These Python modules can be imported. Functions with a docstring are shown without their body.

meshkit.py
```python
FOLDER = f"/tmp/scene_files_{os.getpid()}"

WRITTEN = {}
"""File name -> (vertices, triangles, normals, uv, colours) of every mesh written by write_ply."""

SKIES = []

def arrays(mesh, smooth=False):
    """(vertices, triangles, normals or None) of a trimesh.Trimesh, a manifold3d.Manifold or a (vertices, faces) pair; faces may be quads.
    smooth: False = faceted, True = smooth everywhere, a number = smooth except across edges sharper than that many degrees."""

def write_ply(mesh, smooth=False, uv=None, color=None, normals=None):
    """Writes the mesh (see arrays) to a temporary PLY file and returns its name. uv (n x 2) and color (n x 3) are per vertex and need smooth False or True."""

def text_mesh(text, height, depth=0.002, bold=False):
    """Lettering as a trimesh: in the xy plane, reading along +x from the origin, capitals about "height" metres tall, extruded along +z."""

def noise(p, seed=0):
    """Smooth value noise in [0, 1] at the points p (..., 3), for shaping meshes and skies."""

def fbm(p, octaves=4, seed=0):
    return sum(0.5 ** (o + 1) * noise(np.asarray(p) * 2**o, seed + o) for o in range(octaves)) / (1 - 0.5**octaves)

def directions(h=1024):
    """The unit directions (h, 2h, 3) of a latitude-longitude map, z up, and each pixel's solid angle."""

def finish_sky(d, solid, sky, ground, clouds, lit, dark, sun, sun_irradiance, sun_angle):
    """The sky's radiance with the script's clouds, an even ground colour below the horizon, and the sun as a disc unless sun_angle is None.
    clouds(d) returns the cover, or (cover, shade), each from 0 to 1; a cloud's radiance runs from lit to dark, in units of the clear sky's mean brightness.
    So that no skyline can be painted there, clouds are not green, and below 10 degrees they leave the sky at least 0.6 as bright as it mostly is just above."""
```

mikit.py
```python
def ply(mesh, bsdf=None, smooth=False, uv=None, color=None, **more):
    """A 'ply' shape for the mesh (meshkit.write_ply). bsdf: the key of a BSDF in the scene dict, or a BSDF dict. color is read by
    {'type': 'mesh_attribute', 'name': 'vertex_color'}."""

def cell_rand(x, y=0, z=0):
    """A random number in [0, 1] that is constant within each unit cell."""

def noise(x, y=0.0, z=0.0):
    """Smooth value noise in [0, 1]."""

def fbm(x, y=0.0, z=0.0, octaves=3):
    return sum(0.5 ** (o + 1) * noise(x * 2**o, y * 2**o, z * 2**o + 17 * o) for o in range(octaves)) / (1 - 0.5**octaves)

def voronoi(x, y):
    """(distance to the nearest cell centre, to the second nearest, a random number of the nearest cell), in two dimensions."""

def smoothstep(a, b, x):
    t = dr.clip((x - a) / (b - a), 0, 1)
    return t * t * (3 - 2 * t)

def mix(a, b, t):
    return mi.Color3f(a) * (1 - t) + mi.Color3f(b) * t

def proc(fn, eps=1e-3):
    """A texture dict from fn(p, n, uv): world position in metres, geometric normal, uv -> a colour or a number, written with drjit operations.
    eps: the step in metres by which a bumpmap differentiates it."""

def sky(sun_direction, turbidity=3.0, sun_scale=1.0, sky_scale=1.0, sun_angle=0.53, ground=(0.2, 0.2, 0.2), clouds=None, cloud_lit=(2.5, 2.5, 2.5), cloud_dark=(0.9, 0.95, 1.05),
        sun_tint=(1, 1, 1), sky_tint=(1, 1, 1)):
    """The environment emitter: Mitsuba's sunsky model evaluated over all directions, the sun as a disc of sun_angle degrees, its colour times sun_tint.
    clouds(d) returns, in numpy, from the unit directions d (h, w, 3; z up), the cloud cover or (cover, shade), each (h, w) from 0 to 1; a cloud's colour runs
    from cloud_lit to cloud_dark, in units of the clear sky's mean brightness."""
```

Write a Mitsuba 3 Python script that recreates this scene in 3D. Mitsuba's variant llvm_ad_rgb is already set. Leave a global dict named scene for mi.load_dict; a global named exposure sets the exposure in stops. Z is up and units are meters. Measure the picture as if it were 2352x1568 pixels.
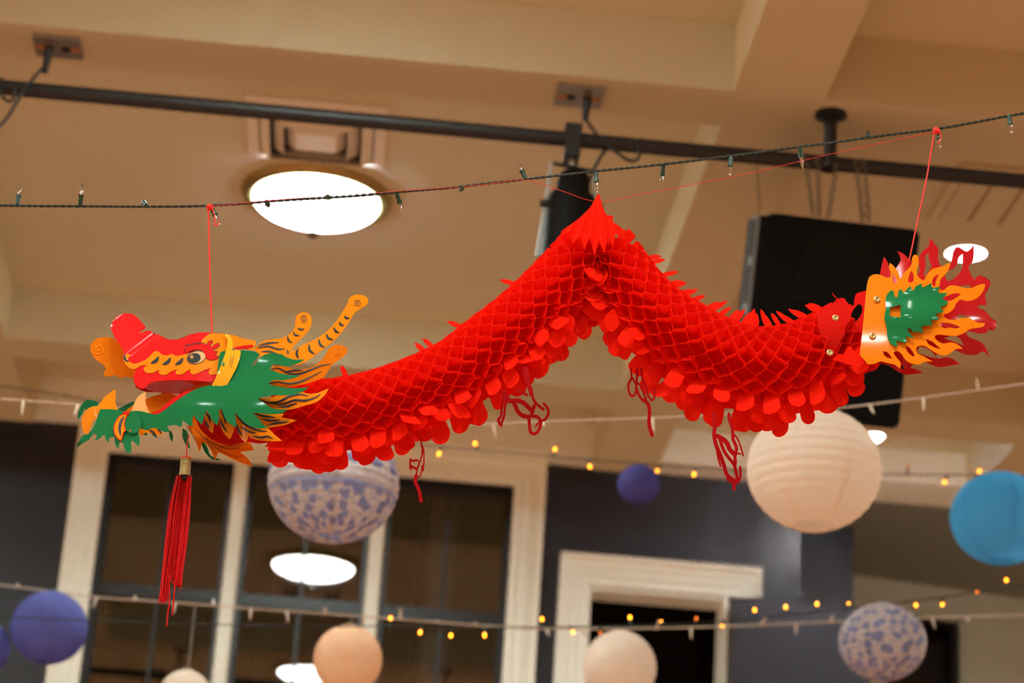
import math, random
import numpy as np, trimesh, mitsuba as mi, mikit, drjit as dr
from mikit import proc, noise, fbm, voronoi, smoothstep, mix
from scipy.spatial import Delaunay
import shapely
from shapely.geometry import Polygon, LineString, Point, box as sbox
from shapely.ops import unary_union
T = mi.ScalarTransform4f
rng = np.random.default_rng(7)
scene, labels = {}, {}

# ------------------------------------------------------------------ camera, lamps, exposure
FOCAL, W_PX, H_PX = 5443.3, 2352, 1568
PITCH, ROLL, YAW = math.radians(20.8465), math.radians(3.835), math.radians(3.2515)
EYE = np.array([0.0, 0.0, 1.6])
FWD = np.array([math.sin(YAW) * math.cos(PITCH), math.cos(YAW) * math.cos(PITCH), math.sin(PITCH)])
_r = np.cross(FWD, [0, 0, 1.0]); _r /= np.linalg.norm(_r); _u = np.cross(_r, FWD)
RIGHT = math.cos(ROLL) * _r + math.sin(ROLL) * _u
UP = -math.sin(ROLL) * _r + math.cos(ROLL) * _u
scene['camera'] = {'type': 'thinlens', 'fov': math.degrees(2 * math.atan(W_PX / 2 / FOCAL)), 'fov_axis': 'x',
                   'aperture_radius': 0.0085, 'focus_distance': 3.68, 'near_clip': 0.05, 'far_clip': 100.0,
                   'to_world': T().look_at(origin=EYE.tolist(), target=(EYE + FWD).tolist(), up=UP.tolist())}
exposure = 0.0
DOME_GLOW = [63.0, 77.0, 73.0]          # radiance of the ceiling domes
DOWN_GLOW = [50.0, 55.0, 64.0]          # radiance of the small cool downlights
FAIRY_GLOW = [11.0, 2.3, 0.08]       # radiance of the lit fairy bulbs
DRAGON_SPOT = [5.0, 4.8, 4.2]        # the spotlight behind the viewer that picks out the dragon
CAN_GLOW = [900.0, 890.0, 900.0]     # the can downlight by the far wall

def ray(x, y): return FWD * FOCAL + RIGHT * (x - W_PX / 2) - UP * (y - H_PX / 2)
def at_y(x, y, Y): d = ray(x, y); return EYE + d * (Y / d[1])
def at_z(x, y, Z): d = ray(x, y); return EYE + d * ((Z - EYE[2]) / d[2])
# the dragon hangs in an upright plane square to the camera's heading
HEAD = np.array([math.sin(YAW), math.cos(YAW), 0.0]); SIDE = np.array([HEAD[1], -HEAD[0], 0.0]); ZUP = np.array([0, 0, 1.0])
D0 = 3.45
def hang(x, y, n=0.0): d = ray(x, y); return EYE + d * ((D0 - n) / (d @ HEAD))
def at_dist(x, y, dist): d = ray(x, y); return EYE + d / np.linalg.norm(d) * dist

# ------------------------------------------------------------------ materials
def M(name, color, rough=0.5, spec=0.5, two=True, **k):
    d = {'type': 'principled', 'base_color': color if isinstance(color, dict) else {'type': 'rgb', 'value': list(color)}, 'roughness': rough, 'specular': spec, **k}
    scene[name] = {'type': 'twosided', 'bsdf': d} if two else d
    return name
def THIN(name, color, trans=0.8, rough=0.35, spec=1.5):
    scene[name] = {'type': 'principledthin', 'base_color': color if isinstance(color, dict) else {'type': 'rgb', 'value': list(color)}, 'roughness': rough, 'diff_trans': trans, 'eta': spec}
    return name
def grainy(c, a=0.06, f=9.0):
    c = [float(x) for x in c]
    return proc(lambda p, n, uv: mi.Color3f(c) * (1 - a + 2 * a * fbm(p.x * f, p.y * f, p.z * f, 3)))
M('ceiling_paint', grainy((0.595, 0.52, 0.35), 0.03, 3.0), 0.8, 0.2)
M('trim_paint', grainy((0.90, 0.93, 0.85), 0.02, 5.0), 0.45, 0.4)
M('dark_wall_paint', grainy((0.016, 0.016, 0.024), 0.08, 6.0), 0.37, 0.44)
M('side_wall_paint', grainy((0.60, 0.40, 0.26), 0.04, 2.0), 0.8, 0.2)
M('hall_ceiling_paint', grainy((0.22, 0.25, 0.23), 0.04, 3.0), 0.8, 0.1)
M('hall_paint', grainy((0.55, 0.60, 0.48), 0.04, 3.0), 0.7, 0.2)
M('floor_wood', proc(lambda p, n, uv: mix((0.59, 0.265, 0.14), (0.69, 0.33, 0.185), fbm(p.x * 14, p.y * 1.2, 0, 4)) * (0.85 + 0.15 * smoothstep(0.0, 0.05, dr.abs(p.x * 8 - dr.floor(p.x * 8) - 0.5)))), 0.35, 0.5)
M('sash_black', (0.012, 0.012, 0.016), 0.4, 0.5)
M('room_dark', grainy((0.035, 0.028, 0.022), 0.1, 4.0), 0.7, 0.2)
M('black_steel', grainy((0.012, 0.010, 0.010), 0.1, 30.0), 0.45, 0.4)
M('black_case', grainy((0.0035, 0.0030, 0.0026), 0.2, 60.0), 0.6, 0.12)
M('case_grey', (0.11, 0.115, 0.11), 0.5, 0.4)
M('grille_black', proc(lambda p, n, uv: mi.Color3f(0.002) + 0.002 * noise(p.x * 700, p.y * 700, p.z * 700)), 0.6, 0.10)
M('vent_white', (0.78, 0.72, 0.62), 0.4, 0.4)
M('outlet_steel', (0.30, 0.25, 0.21), 0.4, 0.5, metallic=0.6)
M('outlet_orange', (0.42, 0.16, 0.03), 0.5, 0.4)
M('rubber_black', (0.014, 0.013, 0.012), 0.55, 0.4)
M('brass', (0.72, 0.50, 0.20), 0.3, 0.5, metallic=0.9)
M('aged_brass', (0.40, 0.27, 0.10), 0.4, 0.5, metallic=0.7)
M('finial_dark', (0.12, 0.10, 0.07), 0.4, 0.5, metallic=0.6)
M('chain_steel', (0.20, 0.18, 0.12), 0.4, 0.5, metallic=0.7)
M('yoke_grey', (0.42, 0.42, 0.40), 0.4, 0.5)
M('dome_white', (0.85, 0.82, 0.72), 0.3, 0.5)
scene['window_glass'] = {'type': 'thindielectric', 'int_ior': 1.95}
scene['bulb_glass'] = {'type': 'dielectric', 'int_ior': 1.5}
M('green_plastic', (0.012, 0.045, 0.028), 0.3, 0.5)
M('wire_green', (0.008, 0.018, 0.013), 0.4, 0.5)
M('wire_white', (0.62, 0.52, 0.42), 0.5, 0.4)
M('bulb_white', (0.72, 0.60, 0.48), 0.35, 0.5)
M('bulb_amber', (0.75, 0.18, 0.02), 0.3, 0.5)
M('card_red', (0.80, 0.014, 0.016), 0.08, 0.22)
M('card_red_tail', (0.50, 0.010, 0.014), 0.08, 0.3)
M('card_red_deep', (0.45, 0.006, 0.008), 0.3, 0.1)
M('card_orange', (0.93, 0.265, 0.008), 0.08, 0.22)
M('card_orange_tail', (0.88, 0.22, 0.006), 0.08, 0.3)
M('card_yellow', (0.88, 0.40, 0.015), 0.08, 0.5)
M('card_green', (0.012, 0.185, 0.062), 0.08, 0.22)
M('card_peach', (0.96, 0.38, 0.10), 0.3, 0.4)
M('ink_black', (0.012, 0.010, 0.014), 0.35, 0.4)
M('ink_blue', (0.035, 0.030, 0.055), 0.35, 0.4)
M('ink_cream', (0.78, 0.44, 0.20), 0.35, 0.4)
M('ink_brown', (0.30, 0.10, 0.01), 0.35, 0.4)
THIN('film_orange', (0.90, 0.30, 0.012), 0.9, 0.2)
THIN('film_red', (0.48, 0.010, 0.014), 0.7, 0.12)
THIN('film_red_bright', (0.78, 0.016, 0.012), 0.7, 0.15)
THIN('film_green', (0.02, 0.22, 0.08), 0.8, 0.12)
THIN('scale_film', (0.92, 0.018, 0.007), 0.6, 0.22)
M('red_cord', (0.80, 0.03, 0.015), 0.6, 0.3)
M('tassel_silk', (0.60, 0.005, 0.006), 0.5, 0.15)
THIN('paper_white', (0.93, 0.82, 0.72), 1.15, 0.7, 1.3)
THIN('paper_peach', (0.95, 0.72, 0.52), 1.15, 0.7, 1.3)
THIN('paper_blue', (0.16, 0.62, 0.90), 1.15, 0.7, 1.3)
THIN('paper_violet', (0.19, 0.20, 0.52), 1.15, 0.7, 1.3)
THIN('paper_violet_small', (0.15, 0.14, 0.42), 1.15, 0.7, 1.3)
def floral(scale, seed, band):
    cream, blue, lilac = (0.76, 0.65, 0.60), (0.21, 0.24, 0.45), (0.32, 0.34, 0.54)
    def fn(p, n, uv):
        u, v = uv.x * scale, uv.y * scale
        a, b, w = voronoi(u + seed + 0.25 * noise(u * 3, v * 3, seed), v + 0.2 * noise(u * 3 + 9, v * 3))
        petal = 0.30 + 0.16 * noise(u * 7, v * 7, seed + 3)
        flower = dr.select(w > 0.15, 1 - smoothstep(petal - 0.06, petal + 0.06, a), 0.0)
        a2, b2, w2 = voronoi(u * 2.3 + 40, v * 2.3 + seed)
        leaf = dr.select(w2 > 0.45, 1 - smoothstep(0.20, 0.30, a2 + 0.12 * noise(u * 9, v * 9, 1)), 0.0)
        vine = 1 - smoothstep(0.025, 0.06, dr.abs(noise(u * 1.7, v * 1.7, seed + 5) - 0.5))
        k = dr.maximum(dr.maximum(flower, 0.85 * leaf), 0.55 * vine)
        if band:
            t = (uv.y - 0.42) / 0.18
            inb = smoothstep(0.0, 0.03, t) * (1 - smoothstep(0.97, 1.0, t))
            fx = uv.x * 7.5 - dr.floor(uv.x * 7.5) - 0.5
            fy = (uv.y - 0.545) / 0.030
            oval = 1 - smoothstep(0.75, 1.1, (fx / 0.36) ** 2 + fy ** 2 + 0.5 * noise(u * 6, v * 6, 2))
            k = k * (1 - inb) + inb * dr.maximum(oval, 0.9 * leaf)
            k = dr.maximum(k, 0.7 * (1 - smoothstep(0.010, 0.022, dr.minimum(dr.abs(uv.y - 0.42), dr.abs(uv.y - 0.60)))))
        return mix(cream, mix(blue, lilac, noise(u * 4, v * 4, 8)), dr.clip(k, 0, 1))
    return proc(fn)
THIN('paper_floral', floral(15.0, 3.0, True), 1.15, 0.7, 1.3)
THIN('paper_floral_small', floral(13.0, 11.0, False), 1.15, 0.7, 1.3)

# ------------------------------------------------------------------ mesh helpers
def put(key, mesh, mat, smooth=False, **k): scene[key] = mikit.ply(mesh, mat, smooth=smooth, **k); return key
def tag(key, label=None, cat=None, group=None, kind=None):
    labels[key] = {a: b for a, b in (('label', label), ('category', cat), ('group', group), ('kind', kind)) if b}
_used = {}
def num(base):
    k = _used.get(base, 0); _used[base] = k + 1
    return base if k == 0 else f'{base}_{k:03d}'
def bx(x0, x1, y0, y1, z0, z1): return trimesh.creation.box(bounds=[[x0, y0, z0], [x1, y1, z1]])
def cat(ms): return trimesh.util.concatenate(ms)
def cyl(a, b, r, seg=20, r2=None):
    a, b = np.asarray(a, float), np.asarray(b, float); L = np.linalg.norm(b - a)
    m = lathe([(0, 0), (r, 0), (r if r2 is None else r2, L), (0, L)], seg)
    m.apply_transform(trimesh.geometry.align_vectors([0, 0, 1], (b - a) / L)); m.apply_translation(a); return m
def lathe(profile, seg=24): return trimesh.creation.revolve(np.array(profile, float), sections=seg)
def tube(pts, r, sides=6, closed=False):
    p = np.asarray(pts, float); n = len(p); rr = np.broadcast_to(r, (n,))
    t = np.gradient(p, axis=0) if not closed else np.roll(p, -1, 0) - np.roll(p, 1, 0)
    t /= np.linalg.norm(t, axis=1, keepdims=True) + 1e-12
    a = np.zeros_like(p); s = np.array([0, 0, 1.0]) if abs(t[0][2]) < 0.9 else np.array([1.0, 0, 0])
    for i in range(n):
        s = s - (s @ t[i]) * t[i]; s /= np.linalg.norm(s) + 1e-12; a[i] = s
    b = np.cross(t, a); ang = np.arange(sides) * 2 * np.pi / sides
    v = (p[:, None] + rr[:, None, None] * (np.cos(ang)[None, :, None] * a[:, None] + np.sin(ang)[None, :, None] * b[:, None])).reshape(-1, 3)
    f = []
    m = n if closed else n - 1
    for i in range(m):
        j = (i + 1) % n
        for k in range(sides):
            l = (k + 1) % sides
            f += [(i * sides + k, i * sides + l, j * sides + l), (i * sides + k, j * sides + l, j * sides + k)]
    if not closed:
        for i0, rev in ((0, True), ((n - 1) * sides, False)):
            for k in range(1, sides - 1): f.append((i0, i0 + k + 1, i0 + k) if rev else (i0, i0 + k, i0 + k + 1))
    return trimesh.Trimesh(v, f, process=False)
def spline(pts, n):
    """Catmull-Rom through the points, n samples, evenly spaced along the curve."""
    p = np.asarray(pts, float); q = np.vstack([2 * p[0] - p[1], p, 2 * p[-1] - p[-2]]); out = []
    for i in range(1, len(q) - 2):
        for s in np.linspace(0, 1, 24, endpoint=False):
            a, b, c, d = q[i - 1:i + 3]
            out.append(0.5 * (2 * b + (c - a) * s + (2 * a - 5 * b + 4 * c - d) * s * s + (3 * b - a - 3 * c + d) * s ** 3))
    out.append(p[-1]); out = np.array(out)
    L = np.r_[0, np.cumsum(np.linalg.norm(np.diff(out, axis=0), axis=1))]
    t = np.linspace(0, L[-1], n)
    return np.stack([np.interp(t, L, out[:, k]) for k in range(out.shape[1])], 1)
def align(mesh, base, tip):
    d = np.asarray(tip, float) - np.asarray(base, float)
    return trimesh.transformations.translation_matrix(base) @ trimesh.geometry.align_vectors([0, 0, 1], d / np.linalg.norm(d))

# ------------------------------------------------------------------ the room: heights above floor
ZB, ZP, ZW = 1.6 + 2.90, 1.6 + 3.10, 1.6 + 2.955     # beam undersides, coffer panels, top of the far wall
WY = 9.1                                              # far wall
X0, X1, Y0 = -6.5, 6.0, -5.0
put('floor', bx(X0, X1, Y0, 13, -0.1, 0), 'floor_wood'); tag('floor', 'brown wooden hall floor', kind='structure')
put('ceiling', bx(X0, X1, Y0, WY - 0.16, ZP, ZP + 0.1), 'ceiling_paint'); tag('ceiling', 'cream coffered ceiling panels', kind='structure')
cross = [(y, y + 0.21) for y in (5.6 - 2.4 * k for k in (4, 3, 2, 1, 0))] + [(8.01, 8.21)]
longs = [(-6.27, -6.03), (-3.81, -3.565), (-1.59, -1.346), (0.863, 1.108), (2.37, 2.60), (4.6, 4.85)]
for a, b in cross: put(num('ceiling__cross_beam'), bx(X0, X1, a, b, ZB, ZP), 'ceiling_paint')
spans = [(cross[i][1], cross[i + 1][0]) for i in range(len(cross) - 1)] + [(cross[-1][1], WY - 0.15)]
for a, b in longs:
    for c, d in spans: put(num('ceiling__long_beam'), bx(a, b, c, d, ZB, ZP), 'ceiling_paint')
put('ceiling__wall_beam', bx(X0, X1, WY - 0.15, WY + 0.12, ZW, ZP + 0.1), 'trim_paint')
put('wall_left', bx(X0 - 0.1, X0, Y0, WY, 0, ZP), 'side_wall_paint'); tag('wall_left', 'plain left wall of the hall', kind='structure')
put('wall_right', bx(X1, X1 + 0.1, Y0, 13, 0, ZP), 'side_wall_paint'); tag('wall_right', 'plain right wall of the hall', kind='structure')
put('wall_rear', bx(X0, X1, Y0 - 0.1, Y0, 0, ZP), 'side_wall_paint'); tag('wall_rear', 'wall behind the viewer', kind='structure')
# far wall with window and door openings
WX = 1.735
wx0, wx1, wz0, wz1 = -1.06, 0.565, 1.6 + 0.7, 1.6 + 2.85
dx0, dx1, dz1 = 0.885, 1.43, 1.6 + 2.46
hole = Polygon([(X0, 0), (WX, 0), (WX, ZW), (X0, ZW)]).difference(unary_union([sbox(wx0, wz0, wx1, wz1), sbox(dx0, 0, dx1, dz1)]))
def wall_mesh(poly, y0, y1):
    m = cat([trimesh.creation.extrude_polygon(g, y1 - y0, engine='earcut') for g in getattr(poly, 'geoms', [poly])])
    v = m.vertices.copy(); m.vertices = np.stack([v[:, 0], y1 - v[:, 2], v[:, 1]], 1); return m
put('wall_back', wall_mesh(hole, WY, WY + 0.14), 'dark_wall_paint'); tag('wall_back', 'dark plum far wall with window and doorway', kind='structure')
# stepped casings
def casing(outer, inner, steps, y):
    """Stepped frame: outer and inner (x0,z0,x1,z1); None edges are left open. Each step nearer the room is proud of the next."""
    ms = []
    for (a, b, proud) in steps:
        o = [outer[i] + (inner[i] - outer[i]) * a for i in range(4)]; q = [outer[i] + (inner[i] - outer[i]) * b for i in range(4)]
        ms.append(wall_mesh(sbox(*o).difference(sbox(*q)), y - proud, y + 0.001))
    return cat(ms)
STEPS = ((0.0, 0.16, 0.050), (0.16, 0.40, 0.034), (0.40, 0.44, 0.022), (0.44, 0.68, 0.028), (0.68, 0.72, 0.014), (0.72, 1.0, 0.020))
put('window_1', casing((-1.182, wz0 - 0.13, 0.690, 1.6 + 2.95), (wx0, wz0, wx1, wz1), STEPS, WY), 'trim_paint')
tag('window_1', 'tall dark three-bay window with stepped cream casing', kind='structure')
GY = WY + 0.10
mull = [(-0.556, -0.500), (0.004, 0.062)]
for a, b in mull: put(num('window_1__mullion'), cat([bx(a, b, WY - 0.01, WY + 0.14, wz0, wz1), bx(a + 0.012, b - 0.012, WY - 0.022, WY - 0.01, wz0, wz1)]), 'trim_paint')
bays = [(wx0, mull[0][0]), (mull[0][1], mull[1][0]), (mull[1][1], wx1)]
zr = 1.6 + 2.312
for a, b in bays:
    s = 0.022
    sash = num('window_1__sash')
    fr = sbox(a, wz0, b, wz1).difference(unary_union([sbox(a + s, wz0 + 0.05, b - s, zr - 0.024), sbox(a + s, zr + 0.024, b - s, wz1 - 0.03)]))
    put(sash, wall_mesh(fr, GY - 0.045, GY + 0.03), 'sash_black')
    c = (a + b) / 2
    put(f'{sash}__glazing_bar', cat([bx(c - 0.006, c + 0.006, GY - 0.02, GY + 0.012, wz0 + 0.05, wz1 - 0.03)]), 'sash_black')
    for k, (z0, z1) in enumerate(((wz0 + 0.05, zr - 0.024), (zr + 0.024, wz1 - 0.03))):
        for q, (p0, p1) in enumerate(((a + s, c - 0.006), (c + 0.006, b - s))):
            i = 2 * k + q
            put(f'{sash}__pane' + (f'_{i:03d}' if i else ''), ([(p0, GY, z0), (p1, GY, z0), (p1, GY, z1), (p0, GY, z1)], [(0, 1, 2), (0, 2, 3)]), 'window_glass')
# doorway
dz_o = 1.6 + 2.584
def ell(a0, a1, proud):  # one step of the door casing: left upright and head, cut square at the right end
    w = 0.119
    l0, l1 = 0.766 + w * a0, 0.766 + w * a1
    t0, t1 = dz_o - w * a0, dz_o - w * a1
    poly = unary_union([sbox(l0, 0, l1, t0), sbox(l0, t1, 1.573 - 0.3 * w * a0, t0), sbox(1.573 - w * a1 * 0.9, dz1, 1.573 - w * a0 * 0.9, t0)])
    return wall_mesh(poly, WY - proud, WY + 0.001)
put('door_1', cat([ell(a, b, c) for a, b, c in STEPS]), 'trim_paint'); tag('door_1', 'open doorway with stepped cream casing', kind='structure')
put('door_1__jamb', cat([bx(dx0, dx0 + 0.012, WY - 0.01, WY + 0.16, 0, dz1), bx(dx1 - 0.004, dx1 + 0.016, WY - 0.02, WY + 0.16, 0, dz1), bx(dx0, dx1, WY - 0.01, WY + 0.16, dz1 - 0.012, dz1)]), 'trim_paint')
# dark room beyond the doorway
put('wall_inner', cat([bx(0.3, 1.72, 11.0, 11.1, 0, ZW), bx(0.25, 0.35, WY + 0.14, 11.0, 0, ZW), bx(1.62, 1.72, WY + 0.14, 11.0, 0, ZW), bx(0.3, 1.72, WY + 0.14, 11.1, ZW, ZW + 0.05)]), 'room_dark')
tag('wall_inner', 'unlit room seen through the doorway', kind='structure')
# night outside the window
put('trim_1', cat([bx(1.452, 1.99, 8.95, WY - 0.002, 0, 1.6 + 2.418)]), 'dark_wall_paint'); tag('trim_1', 'dark low partition beside the doorway', kind='structure')
# set-back wall and hall to the right
put('wall_recess', bx(1.735, 2.056, 9.60, 9.70, 0, ZW), 'dark_wall_paint'); tag('wall_recess', 'dark recessed wall right of the doorway', kind='structure')
put('wall_recess__return', bx(1.63, 1.735, WY + 0.14, 9.70, 0, ZW), 'dark_wall_paint')
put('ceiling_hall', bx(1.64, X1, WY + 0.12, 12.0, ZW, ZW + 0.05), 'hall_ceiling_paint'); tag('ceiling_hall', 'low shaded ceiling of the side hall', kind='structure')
hy = lambda x: 10.30 + (x - 2.0) * 0.20
def slab(x0, x1, z0, z1, off=0.0, th=0.1):
    v = [(x0, hy(x0) - off, z0), (x1, hy(x1) - off, z0), (x1, hy(x1) - off, z1), (x0, hy(x0) - off, z1)]
    v += [(x, y + th, z) for x, y, z in v]
    return trimesh.Trimesh(v, [(0, 1, 2), (0, 2, 3), (5, 4, 7), (5, 7, 6), (4, 0, 3), (4, 3, 7), (1, 5, 6), (1, 6, 2), (3, 2, 6), (3, 6, 7), (4, 5, 1), (4, 1, 0)], process=False)
hd0, hd1, hdz = 2.38, 2.73, 1.6 + 2.80
put('wall_hall', cat([slab(1.9, hd0, 0, ZW), slab(hd1, X1, 0, ZW), slab(hd0, hd1, hdz, ZW)]), 'hall_paint'); tag('wall_hall', 'pale olive wall at the end of the side hall', kind='structure')
put('door_2', cat([slab(hd1 + 0.002, hd1 + 0.09, 0, hdz + 0.0, 0.03, 0.03), slab(hd1 + 0.03, hd1 + 0.06, 0, hdz, 0.042, 0.012)]), 'hall_paint'); tag('door_2', 'black doorway in the hall wall with plain casing', kind='structure')
put('door_2__frame', cat([slab(hd1 - 0.03, hd1, 0, hdz, 0.0, 0.1), slab(hd0, hd1, hdz - 0.02, hdz, 0.0, 0.1)]), 'sash_black')
put('door_2__leaf', slab(hd0, hd1, 0, hdz, -0.25, 0.04), 'room_dark')

# ------------------------------------------------------------------ ceiling lamps
def dome_light(x, y, label, full=True):
    k = num('dome_light'); tag(k, label, 'ceiling light', 'dome lights in the ceiling coffers')
    R = 0.205
    prof = [(R, 0.0)] + [(R * math.cos(t), -0.062 * math.sin(t)) for t in np.linspace(0.12, math.pi / 2, 9 if full else 5)]
    prof[-1] = (0.0, prof[-1][1])
    bowl = lathe(prof[::-1], 40 if full else 16); bowl.apply_translation((x, y, ZP - 0.022))
    bowl.fix_normals()
    put(f'{k}__bowl', bowl, 'dome_white', smooth=True, emitter={'type': 'area', 'radiance': {'type': 'rgb', 'value': DOME_GLOW}})
    rim = lathe([(0.20, 0), (0.245, 0), (0.24, -0.016), (0.225, -0.026), (0.205, -0.024), (0.20, -0.01), (0.20, 0)], 40 if full else 20); rim.apply_translation((x, y, ZP))
    put(f'{k}__rim', rim, 'aged_brass', smooth=40)
    if full:
        fin = lathe([(0, 0.060), (0.004, 0.058), (0.004, 0.012), (0.010, 0.010), (0.022, 0.002), (0.016, -0.006), (0.007, -0.012), (0, -0.015)], 16); fin.apply_translation((x, y, ZP - 0.138))
        put(f'{k}__finial', fin, 'finial_dark', smooth=40)
DXS, DYS = (-4.9, -2.57, -0.26, 3.6), (6.97, 4.56, 2.15, -0.25, -2.65)
for yy in DYS:
    for xx in DXS:
        if (xx, yy) == (-0.26, 6.97): dome_light(xx, yy, 'large glowing white dome light on the ceiling below the square vent')
        else: dome_light(xx, yy, 'white dome ceiling light outside the view or seen only mirrored in the window', full=(xx == -0.26 and yy > 4))
def downlight(p, r, label, glow):
    k = num('downlight'); tag(k, label, 'downlight', 'small cool downlights')
    x, y = p[0], p[1]
    ring = lathe([(r, 0.0), (r * 1.16, 0.0), (r * 1.14, -0.007), (r * 1.02, -0.010), (r, -0.004), (r, 0)], 32); ring.apply_translation((x, y, ZP))
    put(f'{k}__ring', ring, 'vent_white', smooth=40)
    lens = lathe([(0, -0.006), (r * 0.6, -0.005), (r, -0.002)], 32); lens.apply_translation((x, y, ZP))
    lens.fix_normals()
    if lens.face_normals[:, 2].mean() > 0: lens.invert()
    put(f'{k}__lens', lens, 'dome_white', emitter={'type': 'area', 'radiance': {'type': 'rgb', 'value': glow}})
downlight((1.846, 6.95), 0.064, 'bright oval white downlight behind the dragon tail', DOWN_GLOW)
downlight((1.846, 4.56), 0.064, 'downlight in the ceiling coffer nearer the viewer', DOWN_GLOW)
downlight((1.846, 2.15), 0.064, 'downlight in the ceiling coffer over the viewer', DOWN_GLOW)
k = 'track_spotlight'; tag(k, 'spotlight on the ceiling beam behind the viewer, aimed at the dragon', 'stage light')
put(f'{k}__housing', cyl((0.53, 2.00, 4.42), (0.50, 1.90, 4.54), 0.05, 20), 'black_case', smooth=35)
put(f'{k}__stem', cyl((0.50, 1.90, 4.52), (0.50, 1.90, ZP), 0.012, 12), 'black_steel', smooth=35)
scene['track_spotlight_beam'] = {'type': 'spot', 'cutoff_angle': 32.0, 'beam_width': 20.0, 'intensity': {'type': 'rgb', 'value': DRAGON_SPOT},
                                 'to_world': T().look_at(origin=[0.54, 2.03, 4.39], target=hang(1230, 790).tolist(), up=[1, 0, 0])}
# can downlight near the far wall: its sheen shows on the satin dark paint beside the doorway
k = 'can_downlight'; tag(k, 'small white can downlight at the bottom corner of the loudspeaker', 'downlight')
can = lathe([(0.0, 0.0), (0.046, 0.0), (0.046, -0.155), (0.040, -0.158), (0.037, -0.150), (0.0, -0.150)], 24); can.apply_translation((1.867, 8.38, ZP))
put(f'{k}__can', can, 'vent_white', smooth=40)
lens = lathe([(0.036, -0.150), (0.034, -0.162), (0.026, -0.173), (0.013, -0.180), (0.0, -0.182)][::-1], 20); lens.apply_translation((1.867, 8.38, ZP)); lens.fix_normals()
put(f'{k}__lens', lens, 'dome_white', smooth=True, emitter={'type': 'area', 'radiance': {'type': 'rgb', 'value': CAN_GLOW}})

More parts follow.
